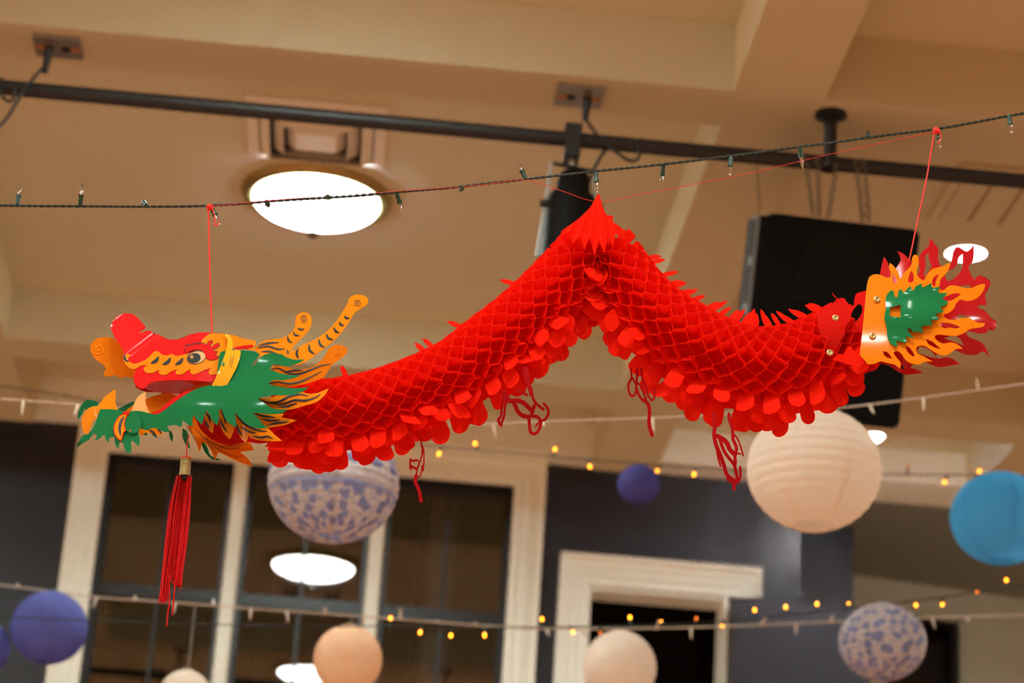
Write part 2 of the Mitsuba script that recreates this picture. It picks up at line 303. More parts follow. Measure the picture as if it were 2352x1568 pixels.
# ------------------------------------------------------------------ vents
def vent(x0, x1, y0, y1, label):
    k = num('ceiling_vent'); tag(k, label, 'vent', 'square ceiling vents')
    cx, cy = (x0 + x1) / 2, (y0 + y1) / 2; h = (x1 - x0) / 2
    def ringm(ho, hi, zo, zi, t=0.004):
        v = []
        for hh, z in ((ho, zo), (hi, zi)):
            for sx, sy in ((-1, -1), (1, -1), (1, 1), (-1, 1)): v.append((cx + sx * hh, cy + sy * hh, ZP + z))
        v += [(a, b, c - t) for a, b, c in v]; f = []
        for i in range(4):
            j = (i + 1) % 4
            f += [(i, j, 4 + j), (i, 4 + j, 4 + i), (8 + j, 8 + i, 12 + i), (8 + j, 12 + i, 12 + j), (j, i, 8 + i), (j, 8 + i, 8 + j), (4 + i, 4 + j, 12 + j), (4 + i, 12 + j, 12 + i)]
        return trimesh.Trimesh(v, f, process=False)
    put(f'{k}__frame', ringm(h, h - 0.035, -0.001, -0.006, 0.006), 'vent_white')
    put(f'{k}__back', bx(cx - h + 0.03, cx + h - 0.03, cy - h + 0.03, cy + h - 0.03, ZP - 0.0035, ZP - 0.0005), 'sash_black')
    for q, (a, b) in enumerate(((h - 0.040, h - 0.072), (h - 0.082, h - 0.114), (h - 0.122, h - 0.150))):
        put(f'{k}__louvre' + (f'_{q:03d}' if q else ''), ringm(a, b, -0.006, -0.040, 0.003), 'vent_white')
    put(f'{k}__core', bx(cx - h + 0.15, cx + h - 0.15, cy - h + 0.15, cy + h - 0.15, ZP - 0.042, ZP - 0.038), 'vent_white')
vent(-0.472, -0.052, 6.285, 6.705, 'square white ceiling vent just above the large dome light')
# slotted return grille at the right
k = 'slot_grille'; tag(k, 'cream slotted ceiling grille at the right edge above the small downlight', 'vent')
gx0, gx1, gy0, gy1 = 1.66, 2.10, 6.30, 6.72
put(f'{k}__frame', wall_mesh(sbox(gx0, 0, gx1, gy1 - gy0).difference(sbox(gx0 + 0.03, 0.03, gx1 - 0.03, gy1 - gy0 - 0.03)), 0, 0.014).apply_transform(np.array([[1, 0, 0, 0], [0, 0, 1, gy0], [0, -1, 0, ZP], [0, 0, 0, 1.0]])), 'ceiling_paint')
put(f'{k}__back', bx(gx0 + 0.03, gx1 - 0.03, gy0 + 0.03, gy1 - 0.03, ZP - 0.004, ZP - 0.001), 'side_wall_paint')
for q in range(4):
    x = gx0 + 0.075 + q * 0.097
    m = bx(x - 0.040, x + 0.040, gy0 + 0.03, gy1 - 0.03, -0.002, 0.002); m.apply_transform(trimesh.transformations.rotation_matrix(0.10, [0, 1, 0], [x, 0, 0])); m.apply_translation((0, 0, ZP - 0.014))
    put(f'{k}__slat' + (f'_{q:03d}' if q else ''), m, 'ceiling_paint')

# ------------------------------------------------------------------ pipe batten, outlets, stage light, loudspeaker
PY, PZ = 5.68, 1.6 + 2.753
PR = 0.0205
tag('pipe_batten', 'long black pipe running across under the ceiling', 'pipe')
put('pipe_batten__pipe', cyl((X0 + 0.3, PY, PZ), (X1 - 0.3, PY, PZ), PR, 24), 'black_steel', smooth=40)
def drop(key, x):
    m = lathe([(0, 0), (0.043, 0), (0.043, -0.008), (0.030, -0.014), (0.018, -0.018), (0.0175, -(ZB - PZ) + 0.016), (0.024, -(ZB - PZ) + 0.015), (0.026, -(ZB - PZ) - 0.018), (0.0, -(ZB - PZ) - 0.02)], 24)
    m.apply_translation((x, PY, ZB)); put(key, m, 'black_steel', smooth=35)
drop('pipe_batten__drop_rod', 1.141); drop('pipe_batten__drop_rod_001', -2.2); drop('pipe_batten__drop_rod_002', 4.2)
def outlet(x0, x1, y0, y1, plug_left, label):
    k = num('ceiling_outlet'); tag(k, label, 'outlet', 'steel outlet plates on the ceiling beam')
    cx, cy = (x0 + x1) / 2, (y0 + y1) / 2; t = 0.012
    body = bx(x0, x1, y0, y1, ZB - t, ZB); put(f'{k}__plate', body, 'outlet_steel')
    for s, nm in ((-1, 'receptacle'), (1, 'receptacle_001')):
        px = cx + s * 0.022
        m = lathe([(0, 0), (0.0125, 0), (0.012, -0.004), (0, -0.005)], 20); m.apply_translation((px, cy, ZB - t)); put(f'{k}__{nm}', m, 'rubber_black', smooth=40)
        ox = cx + s * 0.046
        put(f'{k}__orange_face' + ('_001' if s > 0 else ''), bx(ox - 0.012, ox + 0.012, cy - 0.012, cy + 0.012, ZB - t - 0.002, ZB - t), 'outlet_orange')
    return np.array([cx + (-0.022 if plug_left else 0.022), cy, ZB - t - 0.004])
oa = outlet(-0.995, -0.872, 5.637, 5.750, True, 'steel outlet plate on the ceiling beam at the upper left')
ob = outlet(0.397, 0.524, 5.640, 5.757, False, 'steel outlet plate on the ceiling beam above the stage light')
def cord(key, label, start, plug_len, pts):
    tag(key, label, 'cord', 'black power cords')
    put(f'{key}__plug', cyl(start, start - np.array([0.003, 0, plug_len]), 0.012, 16, 0.008), 'rubber_black', smooth=40)
    P = spline([start - np.array([0.003, 0, plug_len - 0.004])] + pts, 70)
    put(f'{key}__cable', tube(P, 0.0045, 8), 'rubber_black', smooth=True)
PYF = PY - 0.032
cp = lambda x, y, Y=PYF: at_y(x, y, Y)
cord('power_cord', 'black power cord from the upper left outlet, looped round the pipe', oa, 0.070,
     [cp(100, 155, PY - .01), cp(70, 188), cp(50, 215), cp(35, 240), cp(12, 275), cp(-20, 300), cp(-60, 260), cp(-30, 200, PY + .03), cp(20, 188, PY + .03), cp(34, 200), cp(28, 232), cp(8, 226), cp(3, 205), cp(4, 180, PY + .02)])
cord('power_cord_001', 'black power cord from the outlet above the stage light, looped over the pipe', ob, 0.062,
     [cp(1346, 275, PY - .005), cp(1362, 297), cp(1385, 325), cp(1410, 345), cp(1440, 366), cp(1458, 369), cp(1469, 358), cp(1464, 338), cp(1445, 320, PY), cp(1420, 318, PY + .03), cp(1402, 335, PY + .03), cp(1385, 352, PY - .01), cp(1366, 385, PY - .01), cp(1352, 420, PY)])

k = 'stage_light'; tag(k, 'black cylindrical stage light clamped under the pipe', 'stage light')
SY = PY - 0.02
top, c1 = at_y(1316, 392, SY), at_y(1316, 330, SY)
put(f'{k}__clamp', cat([bx(c1[0] - 0.022, c1[0] + 0.022, PY - 0.03, PY + 0.03, PZ + PR - 0.002, PZ + PR + 0.016), bx(c1[0] - 0.020, c1[0] + 0.020, PY - 0.034, PY - PR + 0.001, PZ - 0.055, PZ + PR + 0.014), bx(c1[0] - 0.018, c1[0] + 0.018, PY + PR - 0.001, PY + 0.034, PZ - 0.05, PZ + PR + 0.014), bx(c1[0] - 0.02, c1[0] + 0.02, PY - 0.034, PY + 0.034, PZ - 0.06, PZ - 0.024)]), 'black_steel')
p0, p1 = at_y(1314, 356, PY), at_y(1314, 382, PY)
put(f'{k}__bolt', cyl(p0, p1, 0.009, 12), 'yoke_grey', smooth=40)
ya, yb = at_y(1266, 374, PY), at_y(1364, 394, PY)
ye, yf = at_y(1236, 590, PY - .03), at_y(1385, 560, PY - .03)
put(f'{k}__yoke_bar', tube([ya, (ya + yb) / 2 + np.array([0, 0, 0.0]), yb], 0.0055, 8), 'black_steel', smooth=40)
ym = at_y(1256, 460, PY - .015)
def strap(a, b, w=0.010, t=0.004):
    d = b - a; L = np.linalg.norm(d); m = trimesh.creation.box((w, t * 3, L)); m.apply_transform(align(m, (a + b) / 2, (a + b) / 2 + d)); return m
put(f'{k}__yoke_arm', cat([strap(ya, ym), strap(ym, ye, 0.014)]), 'yoke_grey')
yr = at_y(1364, 465, PY - .015)
put(f'{k}__yoke_arm_001', cat([strap(yb, yr), strap(yr, yf, 0.014)]), 'yoke_grey')
A, B = at_y(1320, 402, PY), at_y(1295, 640, PY - 0.10)
ax = (B - A) / np.linalg.norm(B - A); LL = np.linalg.norm(B - A)
prof = [(0, 0), (0.030, 0.0), (0.040, 0.010), (0.044, 0.03), (0.046, 0.075), (0.050, 0.085), (0.062, 0.092), (0.064, 0.10), (0.064, LL - 0.02), (0.070, LL - 0.015), (0.070, LL), (0.062, LL), (0.060, LL - 0.03), (0, LL - 0.03)]
m = lathe(prof, 36); m.apply_transform(align(m, A, B)); put(f'{k}__housing', m, 'black_case', smooth=35)
for q, s in enumerate((-1, 1)):
    c = A + ax * 0.105 + SIDE * s * 0.067
    put(f'{k}__knob' + (f'_{q:03d}' if q else ''), cyl(c - SIDE * s * 0.006, c + SIDE * s * 0.016, 0.010, 14), 'black_steel', smooth=40)

# loudspeaker: a box turned so that its left side shows, leaning forward a little
k = 'loudspeaker'; tag(k, 'big black loudspeaker box hung by chains from the pipe', 'speaker')
SPY = 5.74
tl, tr, br = at_y(1766, 487, SPY), at_y(2116, 528, SPY), at_y(2066, 986, SPY + 0.19)
bl = tl + (br - tr)
ex, ez = (tr - tl), (tl - bl); ww, hh = np.linalg.norm(ex), np.linalg.norm(ez); ex /= ww; ez /= hh
ey = np.cross(ez, ex); ey /= np.linalg.norm(ey)   # away from the viewer
def bev_poly(w, h, r, c=0.0): return sbox(c, c, w - c, h - c).buffer(-r).buffer(r, quad_segs=4)
def spk(poly, d0, d1):  # poly in (x along ex, z along ez) from bottom-left, depths along ey
    m = trimesh.creation.extrude_polygon(poly, d1 - d0, engine='earcut'); v = m.vertices.copy()
    m.vertices = bl + v[:, :1] * ex + v[:, 1:2] * ez + (d0 + v[:, 2:3]) * ey; m.fix_normals(); return m
dep = 0.30
put(f'{k}__cabinet', cat([spk(bev_poly(ww, hh, 0.02), 0.012, dep * 0.5), spk(bev_poly(ww, hh, 0.02, 0.012), dep * 0.5, dep)]), 'black_case')
put(f'{k}__grille', spk(bev_poly(ww, hh, 0.018, 0.004), 0.0, 0.012), 'grille_black')
put(f'{k}__horn', spk(Polygon([(ww * .22, hh * .60), (ww * .78, hh * .60), (ww * .70, hh * .92), (ww * .30, hh * .92)]).buffer(0.012), -0.004, 0.001), 'black_case')
put(f'{k}__port', spk(Point(ww * .5, hh * .30).buffer(ww * .36).difference(Point(ww * .5, hh * .30).buffer(ww * .335)), -0.004, 0.001), 'black_case')
# pale side plate with slots
sp0, sp1 = 0.005, 0.10
side = sbox(sp0, 0.01, sp1, hh - 0.01).difference(unary_union([sbox(sp0 + .018, a * hh, sp1 - .014, b * hh) for a, b in ((.04, .24), (.29, .49), (.54, .73), (.78, .96))]))
m = trimesh.creation.extrude_polygon(side, 0.012, engine='earcut'); v = m.vertices.copy()
LX = (tl - at_y(1742, 490, SPY)) @ ex
m.vertices = bl + (-LX - 0.001 + v[:, 2:3]) * ex + v[:, 1:2] * ez + v[:, :1] * ey; m.fix_normals(); put(f'{k}__side_plate', m, 'case_grey')
# flank: a wall slanting back from the front edge to the plate
fl = sbox(0.0, 0.01, sp1, hh - 0.01)
q0 = [bl + (-LX + 0.008) * ex + z * ez + d * ey for z in (0.01, hh - 0.01) for d in (sp0, dep * 0.8)]
q1 = [bl + 0.01 * ex + z * ez + d * ey for z in (0.01, hh - 0.01) for d in (0.004, dep * 0.9)]
put(f'{k}__flank', trimesh.convex.convex_hull(np.array(q0 + q1)), 'black_case')
link = trimesh.creation.torus(0.0068, 0.0017, major_sections=14, minor_sections=6); link.apply_scale((1.0, 1.5, 1.0)); link.apply_transform(trimesh.transformations.rotation_matrix(math.pi / 2, [1, 0, 0]))
def chain(label, pts):
    k = num('chain'); tag(k, label, 'chain', 'chains holding the loudspeaker')
    P = np.array(pts); L = np.linalg.norm(P[1] - P[0]); n = max(3, int(L / 0.0165)); d = (P[1] - P[0]) / L
    base = trimesh.geometry.align_vectors([0, 0, 1], d)
    for i in range(n):
        m = link.copy(); m.apply_transform(trimesh.transformations.rotation_matrix(math.pi / 2 * (i % 2) + 0.4, [0, 0, 1])); m.apply_transform(base); m.apply_translation(P[0] + d * (i + 0.5) * L / n)
        put(f'{k}__link' + (f'_{i:03d}' if i else ''), m, 'chain_steel', smooth=True)
tz = lambda x: tl + ex * x + ey * 0.06 + ez * 0.012
sx = lambda px: ((at_y(px, 490, SPY) - tl) @ ex)
chain('left strand of the left chain pair above the loudspeaker', [at_y(1850, 362, PY - .026), tz(sx(1876))])
chain('right strand of the left chain pair above the loudspeaker', [at_y(1878, 365, PY - .026), tz(sx(1890))])
chain('thin middle chain above the loudspeaker', [at_y(1921, 378, PY - .026), tz(sx(1912))])
chain('right chain above the loudspeaker, left strand', [at_y(1966, 370, PY - .026), tz(sx(1991))])
chain('right chain above the loudspeaker, right strand', [at_y(1985, 372, PY - .026), tz(sx(2006))])
tag('safety_wire', 'thin dark wire down to the upper left corner of the loudspeaker', 'wire')
put('safety_wire', tube([at_z(1735, 297, ZP) + np.array([0, 0, 0]), tl + ex * -0.02 + ey * 0.03], 0.0016, 6), 'black_steel')

# ------------------------------------------------------------------ paper lanterns
def lantern(name, px, py, rpx, Y, mat, label, group, squash=0.94, ribs=15, hang_to=None, seams=6, hole=0.30, twist=0.0):
    k = num('paper_lantern'); tag(k, label, 'lantern', group)
    C = at_y(px, py, Y); R = rpx * np.linalg.norm(C - EYE) / np.linalg.norm(ray(px, py))
    nz = ribs * 6; th0 = math.asin(hole)
    lat = np.linspace(-math.pi / 2 + th0, math.pi / 2 - th0, nz + 1)
    frac = (np.linspace(0, ribs, nz + 1)) % 1.0
    nseg = 56; ang = np.linspace(0, 2 * np.pi, nseg + 1)
    def prof(l, f): return R * math.cos(l) * (1 - 0.016 * math.sin(math.pi * f)) , R * squash * math.sin(l) / math.cos(th0)
    V, UV = [], []
    for l, f in zip(lat, frac):
        r, z = prof(l, f)
        for a in ang:
            rr = r * (1 + 0.004 * math.sin(7 * a + 5 * l) + 0.003 * math.sin(13 * a + 2))
            V.append(C + np.array([rr * math.cos(a + twist), rr * math.sin(a + twist), z])); UV.append((a * 0.32, 0.5 * (l / (math.pi / 2) + 1)))
    F = []
    for i in range(nz):
        for j in range(nseg):
            p = i * (nseg + 1) + j; F += [(p, p + 1, p + nseg + 2), (p, p + nseg + 2, p + nseg + 1)]
    scene[f'{k}__paper'] = mikit.ply((np.array(V), np.array(F)), mat, smooth=True, uv=np.array(UV))
    # one long wire wound as a spiral, showing as ribs
    pts = []
    for i in range(ribs * 36 + 1):
        q = i / (ribs * 36); l = lat[0] + (lat[-1] - lat[0]) * q
        pts.append(C + np.array([R * math.cos(l) * 0.998 * math.cos(2 * np.pi * ribs * q), R * math.cos(l) * 0.998 * math.sin(2 * np.pi * ribs * q), R * squash * math.sin(l) / math.cos(th0)]))
    put(f'{k}__rib_wire', tube(pts, 0.0007, 4), mat)
    for s in range(seams):      # glued overlaps of the paper gores
        a0 = 2 * np.pi * (s + 0.35) / seams + twist; hw = 0.05
        ls = lat[::6]
        v = [C + np.array([R * 0.975 * math.cos(l) * math.cos(a0 + q * hw), R * 0.975 * math.cos(l) * math.sin(a0 + q * hw), R * 0.985 * squash * math.sin(l) / math.cos(th0)]) for l in ls for q in (-1, 1)]
        f = [t for i in range(len(ls) - 1) for t in ((2 * i, 2 * i + 1, 2 * i + 3), (2 * i, 2 * i + 3, 2 * i + 2))]
        put(f'{k}__seam' + (f'_{s:03d}' if s else ''), trimesh.Trimesh(v, f, process=False), mat, smooth=True)
    rt, zt = R * hole, R * squash
    ringp = lambda z, r: [C + np.array([r * math.cos(a), r * math.sin(a), z]) for a in np.linspace(0, 2 * np.pi, 40, endpoint=False)]
    put(f'{k}__top_ring', tube(ringp(zt, rt), 0.0016, 6, True), mat)
    put(f'{k}__bottom_ring', tube(ringp(-zt, rt), 0.0016, 6, True), mat)
    fw = [tube([C + [rt * s * .98, 0, zt], C + [rt * s * .9, 0, 0], C + [rt * s * .98, 0, -zt]], 0.0012, 5) for s in (-1, 1)]
    fw.append(tube([C + [-rt, 0, zt], C + [0, 0, zt + 0.012], C + [rt, 0, zt]], 0.0012, 5))
    put(f'{k}__wire_frame', cat(fw), 'yoke_grey')
    h = C + np.array([0, 0, zt + 0.012]); top = np.array([h[0], h[1], max(h[2] + 0.004, at_y(px, hang_to, Y)[2])])
    put(f'{k}__hook', tube([h, (h + top) / 2, top], 0.0010, 5), 'yoke_grey')
    return C, R
S_DIST = 6.3
GL = 'paper lanterns hung on the light strings'
lantern('a', 1870, 1078, 155, 5.37, 'paper_white', 'big cream paper lantern hanging under the dragon tail', GL, 0.88, 15, 939, 6, 0.30, 0.5)
lantern('b', 767, 1108, 151.5, 5.37, 'paper_floral', 'big paper lantern with blue flower print below the dragon neck', GL, 0.88, 18, 957, 6, 0.30, 0.2)
lantern('c', 799, 1514, 79, 7.1, 'paper_peach', 'small peach paper lantern in front of the middle window bay', GL, 0.97, 22, 1412, 6, 0.26, 0.1)
lantern('d', 1423, 1532, 85, 7.1, 'paper_white', 'small cream paper lantern in front of the doorway', GL, 0.95, 14, 1444, 6, 0.28, 0.3)
lantern('e', 2027, 1474, 101, 6.42, 'paper_floral_small', 'small paper lantern with fine violet flower print at the lower right', GL, 0.84, 16, 1386, 6, 0.28, 0.6)
lantern('f', 2300, 1190, 117, 6.85, 'paper_blue', 'bright sky-blue paper lantern at the right edge', GL, 0.88, 16, 1090, 6, 0.26, 0.15)
lantern('g', 113, 1441, 88, 7.1, 'paper_violet', 'violet-blue paper lantern at the lower left in front of the window casing', GL, 0.91, 20, 1356, 6, 0.26, 0.4)
lantern('h', 1467, 1112, 48.5, 6.85, 'paper_violet_small', 'smallest violet paper lantern high on the dark wall', GL, 0.90, 14, 1064, 6, 0.24, 0.2)
lantern('i', -46, 1487, 68, 7.1, 'paper_violet', 'violet-blue paper lantern cut off by the left edge', GL, 0.93, 16, 1338, 6, 0.26, 0.8)
lantern('j', 425, 1598, 61, 7.1, 'paper_white', 'cream paper lantern just rising over the bottom edge', GL, 0.95, 14, 1385, 6, 0.26, 0.2)

# ------------------------------------------------------------------ light strings
SOCK = lathe([(0, 0), (0.0030, 0), (0.0036, 0.003), (0.0036, 0.012), (0.0044, 0.014), (0.0044, 0.017), (0, 0.017)], 14)
BULB = lathe([(0, 0.016), (0.0026, 0.016), (0.0029, 0.022), (0.0027, 0.028), (0.0016, 0.033), (0.0006, 0.0365), (0, 0.037)], 14); BULB.fix_normals()
FIL = lathe([(0, 0.018), (0.0008, 0.018), (0.0008, 0.026), (0, 0.027)], 6)
LIT = lathe([(0, 0.016), (0.0028, 0.017), (0.0040, 0.020), (0.0042, 0.024), (0.0030, 0.028), (0, 0.0295)], 12); LIT.fix_normals()
sock_d, sock_w = mikit.ply(SOCK, 'green_plastic', smooth=40), mikit.ply(SOCK, 'bulb_white', smooth=40)
bulb_g, bulb_w, bulb_a = mikit.ply(BULB, 'bulb_glass', smooth=40), mikit.ply(BULB, 'bulb_white', smooth=40), mikit.ply(BULB, 'bulb_amber', smooth=40)
lit_d = mikit.ply(LIT, 'bulb_amber', smooth=40, emitter={'type': 'area', 'radiance': {'type': 'rgb', 'value': FAIRY_GLOW}, 'sampling_weight': 0.04})
dim_d = mikit.ply(LIT, 'bulb_amber', smooth=40, emitter={'type': 'area', 'radiance': {'type': 'rgb', 'value': [1.5, 0.25, 0.02]}, 'sampling_weight': 0.02})
def light_string(name_label, where, pts, bulbs, kind, wire, twist=0.0012, wr=0.0013, pitch=0.02, seg=None):
    """pts: course of the wire; bulbs: (bx, by, tx, ty, lit) root and tip; 'where' turns a picture point into a point of the string's own upright plane."""
    k = num('light_string'); tag(k, name_label, 'string lights', None)
    ext = lambda p, q, d: (p[0] + d, p[1] + (p[1] - q[1]) / (p[0] - q[0]) * d)
    pts = [ext(pts[0], pts[1], -800), *pts, ext(pts[-1], pts[-2], 800)]      # on past both edges of the view
    P3 = spline([where(x, y) for x, y in pts], 90); L = np.linalg.norm(np.diff(P3, axis=0), axis=1).sum()
    n = seg or int(L / 0.0045); P3 = spline(P3[::2] if len(P3) > 30 else P3, n)
    t = np.gradient(P3, axis=0); t /= np.linalg.norm(t, axis=1, keepdims=True)
    a = np.cross(t, [0, 0, 1.0]); a /= np.linalg.norm(a, axis=1, keepdims=True); b = np.cross(a, t)
    s = np.linspace(0, L, n) / pitch * 2 * np.pi
    s = s + 0.8 * np.sin(s * 0.13)
    w = [tube(P3 + twist * (np.cos(s + o)[:, None] * a + np.sin(s + o)[:, None] * b), wr, 5) for o in (0, np.pi)]
    put(f'{k}__wire', cat(w), wire, smooth=True)
    for q, (x0, y0, x1, y1, lit) in enumerate(bulbs):
        sk = f'{k}__socket' + (f'_{q:03d}' if q else '')
        A, B = where(x0, y0), where(x1, y1)
        d = B - A; L0 = np.linalg.norm(d)
        # bulbs seen short point towards or away from the viewer
        full = 0.036
        if L0 < full * 0.85: d = d + HEAD * (-1 if q % 2 else 1) * math.sqrt(max(0, (full * 0.9) ** 2 - L0 ** 2))
        m = T(align(None, A, A + d).tolist()) if False else mi.ScalarTransform4f(align(None, A, A + d))
        scene[sk] = {**(sock_w if kind == 'white' else sock_d), 'to_world': m}
        if kind == 'white': bd = bulb_w
        elif kind == 'clear': bd = bulb_g
        else: bd = lit_d if lit == 1 else dim_d if lit == 2 else bulb_a
        scene[f'{sk}__bulb'] = {**bd, 'to_world': m}
    return k
LS_A = 0.0
light_string('green wire string of unlit clear mini bulbs that the dragon is tied to', lambda x, y: hang(x, y, -0.004),
    [(-90, 471), (0, 472), (120, 473), (240, 474), (370, 474), (485, 472), (650, 460), (800, 451), (915, 441), (1060, 428), (1200, 412), (1370, 393), (1523, 377), (1600, 368), (1700, 355), (1840, 337), (1920, 326), (2040, 310), (2160, 295), (2260, 277), (2352, 260), (2440, 245)],
    [(39, 470, 48, 422, 0), (184, 471, 192, 433, 0), (336, 471, 322, 445, 0), (484, 474, 509, 521, 0), (612, 462, 614, 456, 0), (756, 454, 751, 469, 0), (911, 444, 925, 475, 0), (1063, 430, 1055, 453, 0), (1208, 412, 1190, 373, 0), (1369, 396, 1371, 445, 0), (1524, 380, 1520, 413, 0), (1679, 360, 1674, 415, 0), (1837, 337, 1846, 375, 0), (1992, 317, 1986, 322, 0), (2154, 297, 2160, 357, 0), (2317, 264, 2327, 325, 0)], 'clear', 'wire_green', 0.00125, 0.00135, 0.021)
def at_r(r): return lambda x, y: at_dist(x, y, r) if False else at_y(x, y, r)
light_string('white wire string of unlit bulbs passing behind the dragon to the big cream lantern', at_r(5.37),
    [(-120, 908), (0, 916), (180, 929), (430, 950), (700, 965), (880, 974), (1050, 976), (1300, 966), (1560, 957), (1720, 945), (1870, 938), (1935, 936), (2120, 913), (2352, 881), (2470, 862)],
    [(54, 920, 50, 953, 0), (180, 929, 174, 955, 0), (320, 941, 322, 915, 0), (1046, 976, 1050, 958, 0), (1133, 974, 1139, 1000, 0), (1245, 969, 1250, 985, 0), (1378, 964, 1376, 955, 0), (1498, 959, 1502, 992, 0), (1640, 951, 1645, 975, 0), (1997, 929, 2004, 953, 0), (2121, 912, 2122, 944, 0), (2247, 896, 2239, 877, 0)], 'white', 'wire_white', 0.0016, 0.0016, 0.03)
light_string('dark wire string of amber bulbs above the window, sagging to the sky-blue lantern', at_r(6.85),
    [(-120, 870), (0, 886), (190, 915), (480, 962), (760, 1000), (960, 1020), (1060, 1030), (1270, 1048), (1460, 1064), (1600, 1074), (1720, 1080), (1900, 1086), (2080, 1089), (2290, 1092), (2470, 1090)],
    [(150, 909, 146, 898, 0), (330, 938, 334, 912, 1), (470, 960, 474, 985, 1), (610, 982, 606, 955, 1), (780, 1003, 784, 1030, 1), (905, 1014, 900, 990, 1), (1014, 1026, 1003, 1056, 1), (1098, 1034, 1086, 1006, 1), (1273, 1048, 1276, 1018, 1), (1352, 1055, 1357, 1084, 1), (1517, 1067, 1509, 1080, 1), (1598, 1073, 1592, 1096, 1), (1689, 1078, 1688, 1100, 0), (2085, 1089, 2085, 1055, 0), (2176, 1091, 2170, 1108, 1), (2240, 1092, 2249, 1084, 1)], 'amber', 'wire_green', 0.0011, 0.0012, 0.03)
light_string('white wire string of unlit bulbs sagging low across the window and doorway', at_r(7.1),
    [(-120, 1330), (0, 1343), (113, 1357), (210, 1370), (400, 1383), (575, 1397), (790, 1412), (1000, 1428), (1170, 1440), (1300, 1443), (1430, 1443), (1600, 1440), (1760, 1434), (1900, 1428), (2120, 1419), (2240, 1415), (2352, 1412), (2470, 1408)],
    [(38, 1347, 39, 1335, 0), (222, 1371, 214, 1395, 0), (309, 1377, 309, 1363, 0), (402, 1383, 398, 1412, 0), (490, 1390, 489, 1371, 0), (577, 1397, 574, 1424, 0), (659, 1403, 662, 1429, 0), (748, 1410, 747, 1399, 0), (833, 1416, 834, 1428, 0), (920, 1422, 920, 1400, 0), (1005, 1428, 1004, 1420, 0), (1095, 1434, 1090, 1436, 0), (1180, 1440, 1178, 1432, 0), (1256, 1444, 1260, 1462, 0), (1338, 1447, 1347, 1457, 0), (1508, 1445, 1511, 1430, 0), (1587, 1441, 1588, 1467, 0), (1746, 1435, 1757, 1424, 0), (1828, 1431, 1829, 1458, 0), (1907, 1428, 1911, 1418, 0), (2140, 1418, 2147, 1440, 0), (2222, 1416, 2220, 1432, 0)], 'white', 'wire_white', 0.0017, 0.0017, 0.03)
light_string('dark wire string of glowing amber bulbs across the doorway, rising right', at_r(6.42),
    [(-120, 1412), (200, 1424), (500, 1434), (760, 1438), (905, 1438), (1100, 1440), (1240, 1440), (1400, 1437), (1560, 1432), (1700, 1422), (1850, 1408), (1960, 1396), (2040, 1387), (2200, 1366), (2352, 1343), (2470, 1324)],
    [(897, 1438, 897, 1412, 1), (968, 1439, 964, 1461, 1), (1037, 1440, 1035, 1464, 1), (1113, 1440, 1113, 1468, 1), (1245, 1440, 1245, 1408, 1), (1312, 1439, 1317, 1460, 1), (1380, 1438, 1380, 1452, 2), (1448, 1436, 1446, 1402, 1), (1524, 1434, 1519, 1420, 1), (1597, 1430, 1598, 1422, 2), (1663, 1425, 1661, 1434, 1), (1735, 1419, 1732, 1383, 1), (1806, 1412, 1803, 1370, 1), (1878, 1405, 1875, 1367, 1), (1953, 1397, 1951, 1378, 1), (2100, 1380, 2102, 1398, 1), (2165, 1371, 2168, 1389, 1), (2238, 1361, 2241, 1365, 2), (2312, 1350, 2311, 1315, 1)], 'amber', 'wire_green', 0.0011, 0.0012, 0.03)

# ------------------------------------------------------------------ the dragon
def closed_spline(pts, k=6):
    p = np.asarray(pts, float); n = len(p); out = []
    for i in range(n):
        a, b, c, d = p[i - 1], p[i], p[(i + 1) % n], p[(i + 2) % n]
        # keep corners crisp: no rounding where the outline turns back sharply
        m1, m2 = (c - a) / 2, (d - b) / 2
        L = np.linalg.norm(c - b)
        for m in (m1, m2):
            q = np.linalg.norm(m)
            if q > L: m *= L / q
        u1, u2 = b - a, c - b
        if u1 @ u2 < -0.2 * np.linalg.norm(u1) * np.linalg.norm(u2): m1 = (c - b) * 0.8
        u1, u2 = c - b, d - c
        if u1 @ u2 < -0.2 * np.linalg.norm(u1) * np.linalg.norm(u2): m2 = (c - b) * 0.8
        for s in np.linspace(0, 1, k, endpoint=False):
            out.append((2 * s**3 - 3 * s**2 + 1) * b + (s**3 - 2 * s**2 + s) * m1 + (-2 * s**3 + 3 * s**2) * c + (s**3 - s**2) * m2)
    g = Polygon(out)
    return g if g.is_valid else g.buffer(0)
def biggest(g): return max(g.geoms, key=lambda q: q.area) if hasattr(g, 'geoms') else g
def frame(x0, y0, s): return lambda pts: [(x0 + x / s, y0 + y / s) for x, y in pts]
FH, FF, FT, FK, FJ = frame(160, 640, 3.178), frame(180, 680, 4.126), frame(1880, 520, 4.127), frame(1800, 620, 5.6), frame(160, 900, 9.8)
